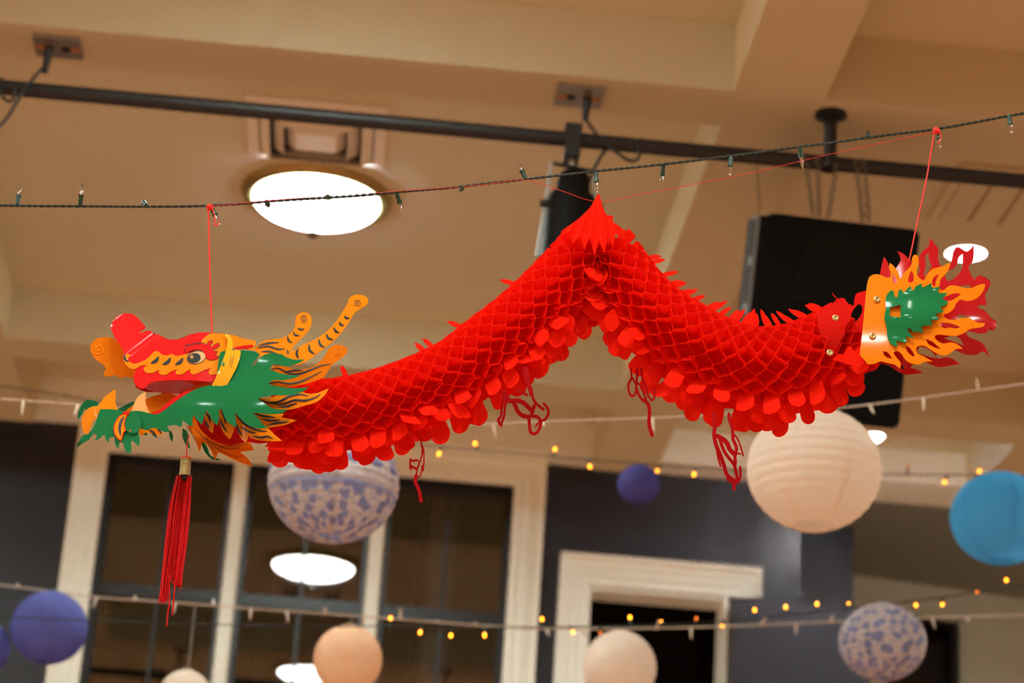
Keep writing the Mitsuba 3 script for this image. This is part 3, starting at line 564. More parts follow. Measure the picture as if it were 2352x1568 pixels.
def plate(geom, N, th=0.0008, step=7.0):
    """A cut sheet of card: geom in picture coordinates, N(x, y) its depth towards the viewer, th its thickness."""
    meshes = []
    for g in getattr(geom, 'geoms', [geom]):
        if g.area < 2: continue
        g = g.simplify(0.25); st = min(step, max(1.6, math.sqrt(g.area) / 5))
        gd = shapely.segmentize(g, st * 0.8)
        B = [np.array(r.coords)[:-1] for r in (gd.exterior, *gd.interiors)]
        x0, y0, x1, y1 = g.bounds
        gx, gy = np.meshgrid(np.arange(x0, x1, st), np.arange(y0, y1, st * 0.87)); gx = gx + (np.arange(len(gx)) % 2)[:, None] * st / 2
        inner = g.buffer(-st * 0.55); I = np.stack([gx.ravel(), gy.ravel()], 1)
        I = I[shapely.contains_xy(inner, I[:, 0], I[:, 1])] if not inner.is_empty else np.zeros((0, 2))
        P = np.vstack(B + [I]); tri = Delaunay(P).simplices
        c = P[tri].mean(1); tri = tri[shapely.contains_xy(g, c[:, 0], c[:, 1])]
        if len(tri) == 0: continue
        ar = np.cross(P[tri[:, 1]] - P[tri[:, 0]], P[tri[:, 2]] - P[tri[:, 0]]); tri[ar < 0] = tri[ar < 0][:, ::-1]
        ok = np.abs(ar) > 1e-6; tri = tri[ok]
        used = np.unique(tri); mp = -np.ones(len(P), int); mp[used] = np.arange(len(used)); P, tri = P[used], mp[tri]
        Fv = np.array([hang(x, y, N(x, y)) for x, y in P]); Bv = Fv + HEAD * th; n = len(P)
        e = np.sort(np.vstack([tri[:, [0, 1]], tri[:, [1, 2]], tri[:, [2, 0]]]), 1); d = np.vstack([tri[:, [0, 1]], tri[:, [1, 2]], tri[:, [2, 0]]])
        _, idx, cnt = np.unique(e, axis=0, return_index=True, return_counts=True); be = d[idx[cnt == 1]]
        side = np.vstack([np.stack([be[:, 0], be[:, 1] + n, be[:, 1]], 1), np.stack([be[:, 0], be[:, 0] + n, be[:, 1] + n], 1)])
        # picture y runs down, so triangles counter-clockwise in the picture face away from the viewer
        meshes.append(trimesh.Trimesh(np.vstack([Fv, Bv]), np.vstack([tri[:, ::-1], tri + n, side]), process=False))
    return cat(meshes)
D = 'paper_dragon'
tag(D, 'long red paper dragon with honeycomb scale body, orange and green card head and flaming tail', 'dragon')
def card(key, geom, N, mat, th=0.0008, step=7.0, label=None):
    if not callable(N): c = N; N = lambda x, y: c
    key = f'{D}__{key}'
    i = 0; base = key
    while key in scene: i += 1; key = f'{base}_{i:03d}'
    put(key, plate(geom, N, th, step), mat, smooth=35)
    if label: labels[key] = {'label': label}
    return key[len(D) + 2:]
def stroke(pts, w0, w1=None, conv=None):
    """A printed stroke that swells and tapers."""
    p = spline(conv(pts) if conv else pts, 14); w1 = w0 * 0.15 if w1 is None else w1
    t = np.gradient(p, axis=0); t /= np.linalg.norm(t, axis=1, keepdims=True) + 1e-9; nn = np.stack([-t[:, 1], t[:, 0]], 1)
    q = np.linspace(0, 1, 14); w = (w1 + (w0 - w1) * np.sin(np.pi * np.clip(q, 0, 1)) ** 0.7)[:, None] / 2
    g = Polygon(np.vstack([p + nn * w, (p - nn * w)[::-1]])); return g if g.is_valid else g.buffer(0)

# --- head: depth of the near cheek, the middle and the far cheek; the snout is narrower than the neck
def softplus(v, w): return w * np.log1p(np.exp(np.clip(v / w, -30, 30)))
def near(x, y):     # bent back at the fold of the snout
    return 0.033 + 0.015 * np.tanh((x - 365) / 130) - 0.00035 * softplus(-0.62 * (x - 294) - 0.78 * (y - 813), 2.5)
def far(x, y): return -0.048 - 0.034 * np.clip((x - 200) / 330, 0, 1)
# upper jaw
snout = FH([(300, 360), (310, 318), (345, 275), (400, 252), (455, 256), (495, 284), (530, 322), (553, 352), (541, 370), (520, 380), (512, 400), (540, 388), (572, 377), (596, 382), (612, 405), (648, 406), (680, 424), (710, 440), (760, 444), (812, 438), (860, 414), (920, 396), (985, 390), (1045, 396), (1110, 398), (1150, 412), (1180, 440), (1186, 500), (1160, 570), (1120, 650), (1085, 725), (1035, 750), (960, 745), (900, 742), (820, 738), (740, 740), (660, 745), (590, 760), (540, 800), (500, 790), (470, 755), (465, 715), (480, 670), (440, 655), (405, 620), (392, 580), (395, 540), (370, 490), (330, 430)])
uj = closed_spline(snout)
card('upper_jaw', uj, near, 'card_red', 0.0010, 6.0, 'red card upper jaw with printed orange band')
up = lambda e: (lambda x, y: near(x, y) + e)
band = closed_spline(FF([(440, 560), (470, 545), (492, 562), (470, 590), (485, 620), (530, 640), (585, 625), (640, 600), (680, 560), (718, 526), (752, 520), (792, 552), (840, 562), (885, 546), (930, 566), (1000, 552), (1050, 540), (1130, 510), (1190, 520), (1250, 500), (1200, 450), (1165, 432), (1190, 395), (1255, 352), (1340, 345), (1395, 362), (1420, 400), (1415, 470), (1385, 560), (1340, 670), (1310, 740), (1285, 738), (1250, 745), (1234, 712), (1262, 682), (1200, 696), (1140, 726), (1085, 741), (1058, 715), (1066, 690), (1030, 706), (990, 736), (936, 741), (920, 715), (940, 690), (880, 712), (830, 743), (776, 741), (760, 714), (782, 695), (745, 705), (700, 728), (640, 722), (617, 682), (655, 655), (600, 655), (520, 696), (470, 686), (428, 648), (414, 600)]))
card('upper_jaw__orange_band', band.intersection(uj.buffer(-0.5)), up(0.0012), 'card_orange', 0.0006, 6.0)
for q in ([(760, 572), (735, 610), (688, 634)], [(872, 584), (848, 622), (800, 648)], [(990, 586), (966, 622), (920, 648)]):
    card('upper_jaw__cheek_mark', stroke(q, 8.0, 2.0, FF), up(0.0022), 'ink_black', 0.0004, 3.0)
card('upper_jaw__nostril_line', stroke([(442, 545), (436, 580), (448, 605), (478, 616)], 4.5, 1.0, FF), up(0.0022), 'ink_black', 0.0004, 2.5)
def ellipse(cx, cy, a, b, rot, conv):
    t = np.linspace(0, 2 * np.pi, 40, endpoint=False); c, s = math.cos(rot), math.sin(rot)
    return Polygon(conv([(cx + a * math.cos(u) * c - b * math.sin(u) * s, cy + a * math.cos(u) * s + b * math.sin(u) * c) for u in t]))
card('upper_jaw__eye_outline', ellipse(1118, 580, 92, 62, -0.25, FF), up(0.0019), 'ink_black', 0.0004, 4)
card('upper_jaw__eye_white', ellipse(1120, 580, 86, 56, -0.25, FF), up(0.0026), 'ink_cream', 0.0004, 4)
card('upper_jaw__eye_pupil', ellipse(1098, 586, 62, 46, -0.2, FF), up(0.0033), 'ink_black', 0.0004, 4)
star = []
for i in range(16):
    a = 2 * np.pi * i / 16; r = 30 if i % 2 == 0 else 7
    star.append((1075 + r * math.cos(a), 574 + r * math.sin(a)))
card('upper_jaw__eye_glint', Polygon(FF(star)), up(0.0040), 'card_peach', 0.0003, 2)
brow = closed_spline(FF([(1040, 540), (1050, 520), (1110, 505), (1160, 512), (1195, 540), (1205, 572), (1235, 600), (1290, 600), (1326, 580), (1326, 568), (1302, 566), (1300, 545), (1318, 526), (1300, 520), (1284, 535), (1280, 500), (1310, 490), (1337, 462), (1325, 446), (1295, 456), (1268, 478), (1246, 466), (1272, 430), (1262, 418), (1230, 434), (1212, 462), (1170, 445), (1100, 450), (1040, 470), (1010, 500)]))
card('upper_jaw__brow_outline', brow.buffer(1.0), up(0.0020), 'ink_black', 0.0004, 4)
card('upper_jaw__brow', brow, up(0.0027), 'card_red', 0.0004, 4)
for q in ([(1005, 468), (1030, 463), (1058, 466)], [(1065, 460), (1090, 450), (1112, 455)], [(1120, 450), (1140, 445), (1160, 452)]):
    card('upper_jaw__brow_line', stroke(q, 2.0, 0.6, FF), up(0.0036), 'ink_black', 0.0003, 2)
# far cheek of the upper jaw, the snout curl and the roof and palate that join the two cheeks
farj = closed_spline(FH([(480, 690), (560, 620), (700, 560), (900, 520), (1100, 500), (1150, 560), (1130, 660), (1060, 770), (960, 800), (860, 850), (830, 852), (790, 836), (720, 842), (690, 850), (660, 826), (580, 826), (520, 812), (480, 780)]))
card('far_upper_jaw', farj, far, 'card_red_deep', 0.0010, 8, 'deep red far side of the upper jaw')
curl = closed_spline(FH([(150, 515), (160, 470), (195, 438), (250, 426), (310, 432), (360, 468), (400, 520), (420, 560), (430, 610), (460, 655), (500, 680), (490, 712), (450, 722), (405, 712), (370, 722), (328, 702), (292, 713), (252, 706), (250, 680), (264, 660), (242, 625), (205, 600), (168, 562)]))
card('snout_curl', curl, lambda x, y: -0.020 - 0.00012 * (270 - x), 'film_orange', 0.0008, 6, 'translucent orange curl on the far side of the snout')
def spiral(cx, cy, r0, r1, turns, w, conv, rot=0.0):
    t = np.linspace(0, 1, 60); p = conv([(cx + (r0 + (r1 - r0) * u) * math.cos(2 * np.pi * turns * u + rot), cy + (r0 + (r1 - r0) * u) * math.sin(2 * np.pi * turns * u + rot)) for u in t])
    return LineString(p).buffer(w)
card('snout_curl__spiral', spiral(215, 512, 8, 40, 1.4, 1.8, FH), lambda x, y: -0.0188 - 0.00012 * (270 - x), 'card_orange_tail', 0.0003, 3)
def ribbon(a, Na, b, Nb, key, mat, th=0.0008, n=40):
    """A sheet spanning from edge a (at depth Na) to edge b (at depth Nb)."""
    A, B = spline(a, n), spline(b, n); rows = 7; V = []
    for i in range(rows):
        s = i / (rows - 1)
        for p, q in zip(A, B):
            P, Q = hang(*p, Na(*p)), hang(*q, Nb(*q)); V.append(P * (1 - s) + Q * s)
    f = [t for i in range(rows - 1) for j in range(n - 1) for t in ((i * n + j, i * n + j + 1, (i + 1) * n + j + 1), (i * n + j, (i + 1) * n + j + 1, (i + 1) * n + j))]
    put(f'{D}__{key}', trimesh.Trimesh(V, f, process=False), mat, smooth=True)
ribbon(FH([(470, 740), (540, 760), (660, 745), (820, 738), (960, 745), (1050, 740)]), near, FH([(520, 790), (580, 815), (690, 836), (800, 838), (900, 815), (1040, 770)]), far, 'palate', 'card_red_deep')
ribbon(FH([(570, 380), (640, 408), (700, 436), (780, 444), (860, 416), (950, 394), (1050, 398), (1140, 410)]), near, FH([(580, 470), (640, 500), (700, 520), (780, 530), (860, 505), (950, 490), (1050, 480), (1140, 490)]), far, 'crown', 'card_red')
# ear and yellow strap
ear = closed_spline(FH([(1130, 420), (1165, 408), (1210, 416), (1265, 437), (1320, 445), (1357, 455), (1352, 490), (1340, 520), (1280, 512), (1200, 505), (1140, 500)]))
card('ear', ear, -0.030, 'card_orange', 0.0008, 6)
card('ear__stripe', stroke([(1205, 508), (1270, 500), (1340, 486)], 8, 3, FH), -0.0286, 'card_red', 0.0004, 3)
def strapN(x, y): return near(x, y) + 0.006 + 0.010 * math.sin(np.clip((y - 765) / 160, 0, 1) * math.pi) + 0.0004 * math.sin(x * 0.9)
strap_g = closed_spline(FH([(1128, 404), (1160, 406), (1185, 440), (1190, 490), (1186, 522), (1215, 520), (1246, 526), (1244, 570), (1222, 640), (1185, 712), (1150, 775), (1128, 810), (1100, 850), (1060, 893), (1046, 896), (1048, 868), (1070, 835), (1066, 800), (1040, 775), (1055, 745), (1080, 690), (1105, 630), (1130, 560), (1148, 490), (1150, 440)]))
card('cheek_strap', strap_g, strapN, 'card_yellow', 0.0010, 5, 'glossy yellow strap folded over the cheek')
card('cheek_strap__rivet_dot', ellipse(1122, 622, 10, 12, 0, FH), lambda x, y: strapN(x, y) + 0.0012, 'card_green', 0.0006, 2)
for q in ([(1200, 545), (1190, 590), (1175, 650)], [(1178, 570), (1170, 610), (1165, 630)]):
    card('cheek_strap__crease', stroke(q, 1.6, 0.8, FH), lambda x, y: strapN(x, y) + 0.0012, 'ink_brown', 0.0004, 2)
# green mane and jaw
def maneN(x, y): return 0.048 + 0.012 * np.tanh((x - 380) / 120) + 0.00012 * softplus(x - 600, 25) + 0.002 * math.sin((y - 880) / 28)
mane = closed_spline(FH([(1100, 540), (1180, 530), (1250, 522), (1330, 528), (1383, 546), (1372, 575), (1340, 612), (1328, 645), (1350, 628), (1385, 582), (1420, 556), (1470, 543), (1530, 548), (1590, 575), (1640, 590), (1712, 588), (1680, 610), (1620, 632), (1560, 636), (1490, 622), (1464, 655), (1490, 672), (1545, 692), (1605, 702), (1682, 704), (1640, 722), (1560, 738), (1490, 738), (1448, 766), (1490, 780), (1560, 792), (1640, 798), (1745, 792), (1700, 822), (1620, 848), (1540, 848), (1460, 852), (1385, 868), (1374, 882), (1420, 905), (1460, 935), (1510, 952), (1594, 954), (1545, 980), (1480, 988), (1400, 980), (1336, 976), (1375, 1015), (1405, 1055), (1444, 1086), (1390, 1092), (1320, 1076), (1265, 1040), (1206, 972), (1212, 1030), (1216, 1084), (1160, 1050), (1128, 1005), (1108, 948), (1090, 960), (1090, 1010), (1080, 1068), (1045, 1040), (1020, 990), (1000, 962), (986, 985), (978, 1020), (966, 1062), (930, 1030), (904, 992), (895, 1030), (900, 1075), (868, 1066), (842, 1046), (824, 1030), (815, 1078), (775, 1066), (712, 1072), (728, 1112), (690, 1116), (650, 1094), (600, 1088), (560, 1104), (520, 1090), (480, 1080), (440, 1070), (412, 1040), (408, 1005), (440, 978), (480, 963), (530, 968), (590, 984), (632, 990), (660, 980), (710, 945), (762, 904), (822, 860), (900, 815), (980, 786), (1050, 768), (1075, 700)]))
card('mane', mane, maneN, 'card_green', 0.0010, 6, 'green card mane and lower jaw with flame-cut edge')
jaw_curl = closed_spline(FJ([(1240, 560), (1300, 480), (1400, 430), (1500, 440), (1580, 520), (1620, 640), (1610, 740), (1560, 850), (1540, 920), (1570, 1000), (1582, 1110), (1552, 1222), (1500, 1160), (1440, 1120), (1400, 1090), (1378, 1130), (1390, 1230), (1380, 1340), (1340, 1376), (1270, 1340), (1225, 1240), (1215, 1170), (1160, 1120), (1120, 1140), (1110, 1262), (1060, 1240), (1020, 1160), (1010, 1060), (1000, 1010), (940, 1010), (890, 1050), (872, 1132), (820, 1090), (800, 1000), (780, 950), (700, 1010), (620, 1070), (566, 1078), (610, 1000), (590, 950), (500, 990), (470, 940), (500, 850), (560, 740), (600, 640), (650, 500), (690, 395), (760, 384), (900, 386), (1080, 398), (1200, 420), (1230, 480)]))
card('lower_jaw', jaw_curl, lambda x, y: 0.030 + 0.0001 * (x - 180), 'card_green', 0.0010, 5, 'green front of the lower jaw with fringe-cut edge')
card('lower_jaw__curl_disc', Polygon(FJ([(1420 + 190 * math.cos(t) * (1 + .05 * math.sin(3 * t)), 690 + 250 * math.sin(t)) for t in np.linspace(0, 6.283, 40, endpoint=False)])).intersection(jaw_curl), lambda x, y: 0.0335 + 0.0001 * (x - 180), 'card_green', 0.0008, 4)
cres = closed_spline(FJ([(1300, 490), (1220, 500), (1120, 560), (1040, 680), (1005, 800), (1020, 930), (1080, 1030), (1152, 1082), (1180, 1000), (1210, 900), (1250, 860), (1222, 760), (1230, 640), (1270, 550)]))
card('lower_jaw__crescent_edge', cres.buffer(2.0), lambda x, y: 0.0340 + 0.0001 * (x - 180), 'card_red', 0.0006, 4)
card('lower_jaw__crescent', cres, lambda x, y: 0.0350 + 0.0001 * (x - 180), 'card_orange', 0.0006, 4)
card('lower_jaw__crescent_mark', stroke([(1225, 540), (1160, 650), (1125, 780), (1130, 900), (1150, 985)], 6.5, 1.0, FJ), lambda x, y: 0.0358 + 0.0001 * (x - 180), 'ink_blue', 0.0004, 3)
card('lower_jaw__lip', Polygon(FJ([(1200, 440), (1360, 450), (1320, 510), (1200, 490)])), lambda x, y: 0.0362 + 0.0001 * (x - 180), 'card_red', 0.0006, 3)
for c, r in (((1362, 870), 30), ((548, 966), 28)):
    card('lower_jaw__stud', ellipse(c[0], c[1], r, r, 0, FJ), lambda x, y: 0.0375 + 0.0001 * (x - 180), 'ink_brown', 0.0008, 2)
chin = closed_spline(FJ([(690, 330), (600, 316), (500, 330), (410, 380), (330, 470), (280, 580), (268, 700), (280, 810), (310, 890), (360, 942), (400, 930), (440, 880), (490, 760), (520, 640), (590, 620), (640, 500), (680, 420)]))
card('chin_curl', chin, lambda x, y: 0.016 - 0.0004 * (235 - x) - 0.000012 * (x - 205) ** 2, 'card_orange', 0.0008, 4, 'glossy orange chin curl')
fchin = closed_spline(FJ([(180, 600), (190, 480), (240, 340), (310, 230), (400, 180), (500, 185), (600, 220), (650, 255), (610, 310), (500, 320), (400, 370), (350, 400), (330, 340), (310, 430), (250, 530), (200, 610)]))
card('far_chin', fchin, lambda x, y: -0.020 - 0.0004 * (235 - x), 'film_green', 0.0008, 4, 'translucent green curl on the far side of the chin')
tipg = closed_spline(FJ([(480, 860), (440, 930), (400, 960), (330, 960), (250, 1040), (190, 1140), (150, 1260), (230, 1190), (320, 1130), (440, 1060), (480, 980)]))
card('chin_tip', tipg, lambda x, y: 0.020 - 0.0003 * (210 - x) - 0.004 * math.sin((y - 985) * 0.16), 'film_green', 0.0008, 3)
# teeth
card('tooth', closed_spline(FJ([(630, 330), (700, 230), (790, 110), (900, 20), (1005, -50), (1040, -40), (1030, 100), (1030, 240), (1090, 396), (900, 392), (680, 400)])), 0.026, 'card_orange', 0.0008, 5, 'pointed orange front tooth')
card('tooth', closed_spline(FJ([(1390, 440), (1440, 280), (1510, 140), (1600, 50), (1700, 0), (1715, 40), (1705, 200), (1740, 340), (1810, 470), (1600, 440), (1480, 450)])), 0.028, 'card_peach', 0.0008, 5, 'pale peach back tooth')
# inside of the lower jaw
inner = closed_spline(FH([(385, 985), (430, 945), (500, 905), (560, 875), (640, 848), (720, 832), (790, 850), (860, 810), (980, 760), (1040, 780), (900, 900), (760, 1000), (650, 1040), (480, 1040)]))
card('tongue', inner, -0.018, 'card_orange_tail', 0.0008, 7, 'orange inside of the lower jaw')
card('tongue__edge', stroke([(600, 985), (660, 965), (740, 900), (800, 860), (900, 810)], 9, 4, FH), 0.030, 'card_red', 0.0006, 3)
fj = closed_spline(FH([(340, 955), (380, 935), (425, 910), (470, 893), (520, 880), (560, 885), (520, 935), (430, 985), (370, 985)]))
card('far_jaw', fj, far, 'card_green', 0.0008, 5, 'green far side of the lower jaw')
# horns
horn_n = closed_spline(FH([(1560, 575), (1600, 545), (1650, 515), (1705, 480), (1790, 442), (1870, 390), (1940, 318), (1990, 245), (2028, 180), (2040, 142), (2075, 119), (2120, 116), (2160, 128), (2181, 155), (2168, 190), (2125, 215), (2080, 250), (2040, 315), (1990, 385), (1930, 450), (1860, 505), (1790, 560), (1730, 600), (1650, 630), (1580, 620)]))
def hornN(x, y): return 0.022 - 0.00004 * (x - 650) + 0.006 * math.sin((x - 640) / 60.0)
card('horn', horn_n, hornN, 'card_orange', 0.0010, 5, 'long orange near horn with black rings')
for q in ([(1668, 508), (1656, 545), (1672, 582)], [(1748, 476), (1752, 520), (1788, 550)], [(1818, 438), (1828, 478), (1860, 500)], [(1872, 400), (1888, 432), (1924, 444)], [(1926, 352), (1942, 382), (1970, 392)], [(1966, 314), (1980, 334), (2002, 340)], [(2006, 268), (2018, 284), (2044, 288)]):
    card('horn__ring', stroke(q, 5.2, 0.8, FH), lambda x, y: hornN(x, y) + 0.0012, 'ink_black', 0.0004, 2.5)
card('horn__spiral', spiral(2097, 177, 3, 28, 2.0, 0.9, FH, 1.0), lambda x, y: hornN(x, y) + 0.0012, 'ink_brown', 0.0004, 2)
horn_f = closed_spline(FH([(1352, 520), (1380, 478), (1420, 452), (1490, 440), (1560, 428), (1615, 395), (1646, 345), (1648, 290), (1672, 255), (1715, 245), (1752, 262), (1767, 305), (1755, 360), (1720, 408), (1670, 455), (1630, 500), (1610, 560), (1600, 620), (1500, 600), (1400, 570)]))
card('far_horn', horn_f, lambda x, y: -0.035, 'card_orange', 0.0010, 5, 'orange far horn with black rings')
for q in ([(1590, 415), (1598, 450), (1625, 464)], [(1632, 385), (1645, 408), (1678, 415)], [(1664, 357), (1685, 370), (1714, 365)]):
    card('far_horn__ring', stroke(q, 4.2, 0.8, FH), -0.0338, 'ink_black', 0.0004, 2.5)
card('far_horn__spiral', spiral(1706, 287, 3, 30, 2.0, 0.9, FH, 2.0), -0.0338, 'ink_brown', 0.0004, 2)
for q in ([(1375, 488), (1440, 470), (1530, 462)], [(1370, 502), (1450, 492), (1520, 512), (1570, 508)], [(1400, 530), (1460, 530), (1520, 552), (1560, 555)], [(1585, 515), (1595, 545), (1575, 570)]):
    card('far_horn__stripe', stroke(q, 4.0, 0.8, FH), -0.0338, 'ink_blue', 0.0004, 3)
# third horn and the striped flames behind the mane
def flN(x, y): return 0.024 + 0.00016 * softplus(x - 560, 25)
horn_t = closed_spline(FH([(1440, 770), (1465, 660), (1500, 632), (1560, 636), (1640, 662), (1740, 655), (1800, 626), (1850, 580), (1890, 515), (1928, 486), (1985, 485), (2028, 515), (2012, 556), (1965, 590), (1912, 632), (1875, 690), (1850, 722), (1760, 756), (1680, 776), (1600, 790), (1500, 790)]))
card('striped_horn', horn_t, flN, 'film_orange', 0.0008, 5, 'translucent orange third horn with blue-black stripes')
card('striped_horn__spiral', spiral(1960, 530, 6, 30, 1.6, 1.0, FH, 0.5), lambda x, y: flN(x, y) + 0.0012, 'card_orange_tail', 0.0003, 2)
SN = lambda x, y: flN(x, y) + 0.0012
for q in ([(1500, 632), (1540, 622), (1600, 632)], [(1468, 662), (1520, 650), (1600, 690), (1680, 692), (1760, 662), (1840, 632), (1905, 622)], [(1450, 765), (1520, 752), (1600, 765), (1680, 752), (1760, 715), (1840, 675)], [(1570, 680), (1640, 668), (1700, 668)]):
    card('striped_horn__stripe', stroke(q, 4.0, 0.9, FH), SN, 'ink_blue', 0.0004, 3)
flames = [
 ([(1340, 880), (1370, 868), (1450, 872), (1520, 848), (1590, 822), (1650, 812), (1740, 838), (1810, 832), (1892, 798), (1862, 850), (1800, 900), (1710, 926), (1620, 952), (1500, 950), (1400, 930)],
  [[(1380, 880), (1450, 905), (1530, 895), (1600, 860), (1680, 842), (1740, 855)], [(1470, 915), (1560, 912), (1640, 885), (1720, 888), (1800, 862), (1830, 840)], [(1520, 935), (1590, 930), (1660, 905)]]),
 ([(1320, 970), (1420, 985), (1500, 985), (1565, 985), (1545, 1010), (1600, 1022), (1655, 1032), (1590, 1060), (1500, 1078), (1420, 1085), (1360, 1030)],
  [[(1350, 985), (1420, 1002), (1500, 1012)], [(1400, 1020), (1470, 1035), (1540, 1028)], [(1440, 1070), (1510, 1052), (1560, 1048), (1600, 1040)]]),
 ([(1195, 960), (1270, 1035), (1340, 1080), (1440, 1088), (1490, 1132), (1550, 1182), (1500, 1186), (1400, 1180), (1320, 1160), (1298, 1142), (1302, 1165), (1285, 1196), (1250, 1160), (1222, 1100), (1205, 1030)],
  [[(1210, 985), (1260, 1045), (1330, 1090), (1400, 1110), (1440, 1112)], [(1215, 1060), (1235, 1110), (1258, 1148)], [(1335, 1150), (1400, 1158), (1440, 1150), (1480, 1165)], [(1250, 1080), (1310, 1115), (1360, 1125)]]),
 ([(1085, 945), (1125, 985), (1165, 1045), (1200, 1085), (1186, 1140), (1168, 1172), (1125, 1125), (1098, 1060)], [[(1105, 960), (1130, 1010), (1140, 1060)], [(1098, 1020), (1115, 1070), (1148, 1118)]]),
 ([(975, 960), (1025, 990), (1052, 1045), (1044, 1128), (1010, 1092), (990, 1030)], [[(990, 972), (1018, 1010), (1025, 1050)], [(992, 1035), (1005, 1070), (1022, 1092)]])]
for k, (o, ss) in enumerate(flames):
    nm = card('flame', closed_spline(FH(o)), lambda x, y, k=k: flN(x, y) + 0.0015 * k, 'card_orange', 0.0008, 5)
    for s in ss: card(f'{nm}__stripe', stroke(s, 4.6, 0.9, FH), lambda x, y, k=k: flN(x, y) + 0.0015 * k + 0.0012, 'ink_blue', 0.0004, 3)
# dark red throat sheet and the far mane seen beneath
throat = closed_spline(FH([(890, 960), (1000, 940), (1300, 960), (1500, 1000), (1560, 1150), (1400, 1200), (1290, 1190), (1180, 1215), (1100, 1200), (1020, 1160), (950, 1090)]))
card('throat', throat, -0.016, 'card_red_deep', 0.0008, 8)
fm = closed_spline(FH([(700, 1060), (760, 1085), (800, 1130), (815, 1192), (780, 1165), (720, 1090), (760, 1040), (820, 1030), (860, 1060), (870, 1090), (900, 1140), (950, 1264), (965, 1190), (1000, 1205), (1040, 1270), (1062, 1324), (1082, 1270), (1110, 1275), (1180, 1310), (1260, 1345), (1338, 1368), (1300, 1310), (1240, 1262), (1290, 1255), (1345, 1248), (1300, 1180), (1200, 1150), (1100, 1190), (1020, 1140), (950, 1060), (880, 980), (760, 980)]))
card('far_mane', fm, -0.050, 'card_orange_tail', 0.0008, 6, 'orange far mane below the throat')
for q in ([(840, 1060), (880, 1110), (930, 1200)], [(920, 1090), (980, 1160), (1060, 1230), (1160, 1280), (1240, 1310)], [(980, 1150), (1060, 1210), (1150, 1240), (1250, 1232)], [(1040, 1190), (1120, 1222), (1220, 1215), (1300, 1200)], [(1000, 1200), (1050, 1250), (1070, 1290)]):
    card('far_mane__stripe', stroke(q, 2.6, 0.7, FH), -0.0488, 'ink_brown', 0.0004, 3)
for o in ([(722, 1100), (745, 1118), (756, 1150), (746, 1192), (730, 1160)], [(826, 1090), (860, 1118), (866, 1170), (880, 1240), (850, 1215), (822, 1150)], [(958, 1185), (975, 1182), (1005, 1230), (1030, 1290), (1112, 1322), (1040, 1315), (985, 1260)], [(500, 1085), (540, 1090), (570, 1140), (540, 1138)], [(610, 1085), (635, 1160), (605, 1140), (570, 1105)]):
    card('far_mane_edge', closed_spline(FH(o)), -0.056, 'card_green', 0.0008, 4)
bl_ = closed_spline(FH([(500, 1070), (560, 1090), (620, 1085), (690, 1130), (650, 1142), (600, 1130), (560, 1120), (525, 1145), (503, 1115)]))
card('jaw_lining', bl_, 0.002, 'card_orange_tail', 0.0008, 4)
for q in ([(575, 1098), (610, 1120), (640, 1160)], [(640, 1095), (660, 1110), (668, 1130)]): card('jaw_lining__stripe', stroke(q, 4, 1, FH), 0.0032, 'ink_black', 0.0004, 3)

# --- the honeycomb body
BODY = np.array([(632, 965, 82), (690, 962, 90), (750, 958, 92), (850, 942, 94), (950, 906, 91), (1050, 863, 94), (1125, 806, 94), (1200, 747, 93), (1270, 681, 92), (1320, 627, 91), (1352, 597, 93), (1378, 588, 94), (1402, 612, 92), (1450, 676, 92), (1500, 734, 99), (1560, 781, 107), (1620, 818, 110), (1720, 850, 109), (1820, 839, 104), (1890, 805, 97), (1950, 760, 84)], float)
C_PX, R_PX = BODY[:, :2], BODY[:, 2]
cs = spline(np.column_stack([C_PX, R_PX]), 400)
NB = -0.030
C3 = np.array([hang(x, y, NB) for x, y in cs[:, :2]])
mpp = np.linalg.norm(hang(1200, 800, NB) - hang(1201, 800, NB)); R3 = cs[:, 2] * mpp
arc = np.r_[0, np.cumsum(np.linalg.norm(np.diff(C3, axis=0), axis=1))]
tan = np.gradient(C3, axis=0); kk = np.ones(17) / 17
tan = np.stack([np.convolve(np.pad(tan[:, i], 8, mode='edge'), kk, 'valid') for i in range(3)], 1); tan /= np.linalg.norm(tan, axis=1, keepdims=True)
NPET, PITCH_D = 12, 0.0146
s_list = np.arange(0.004, arc[-1], PITCH_D)
apex_s = np.interp(1377, cs[:, 0], arc)
petals = []
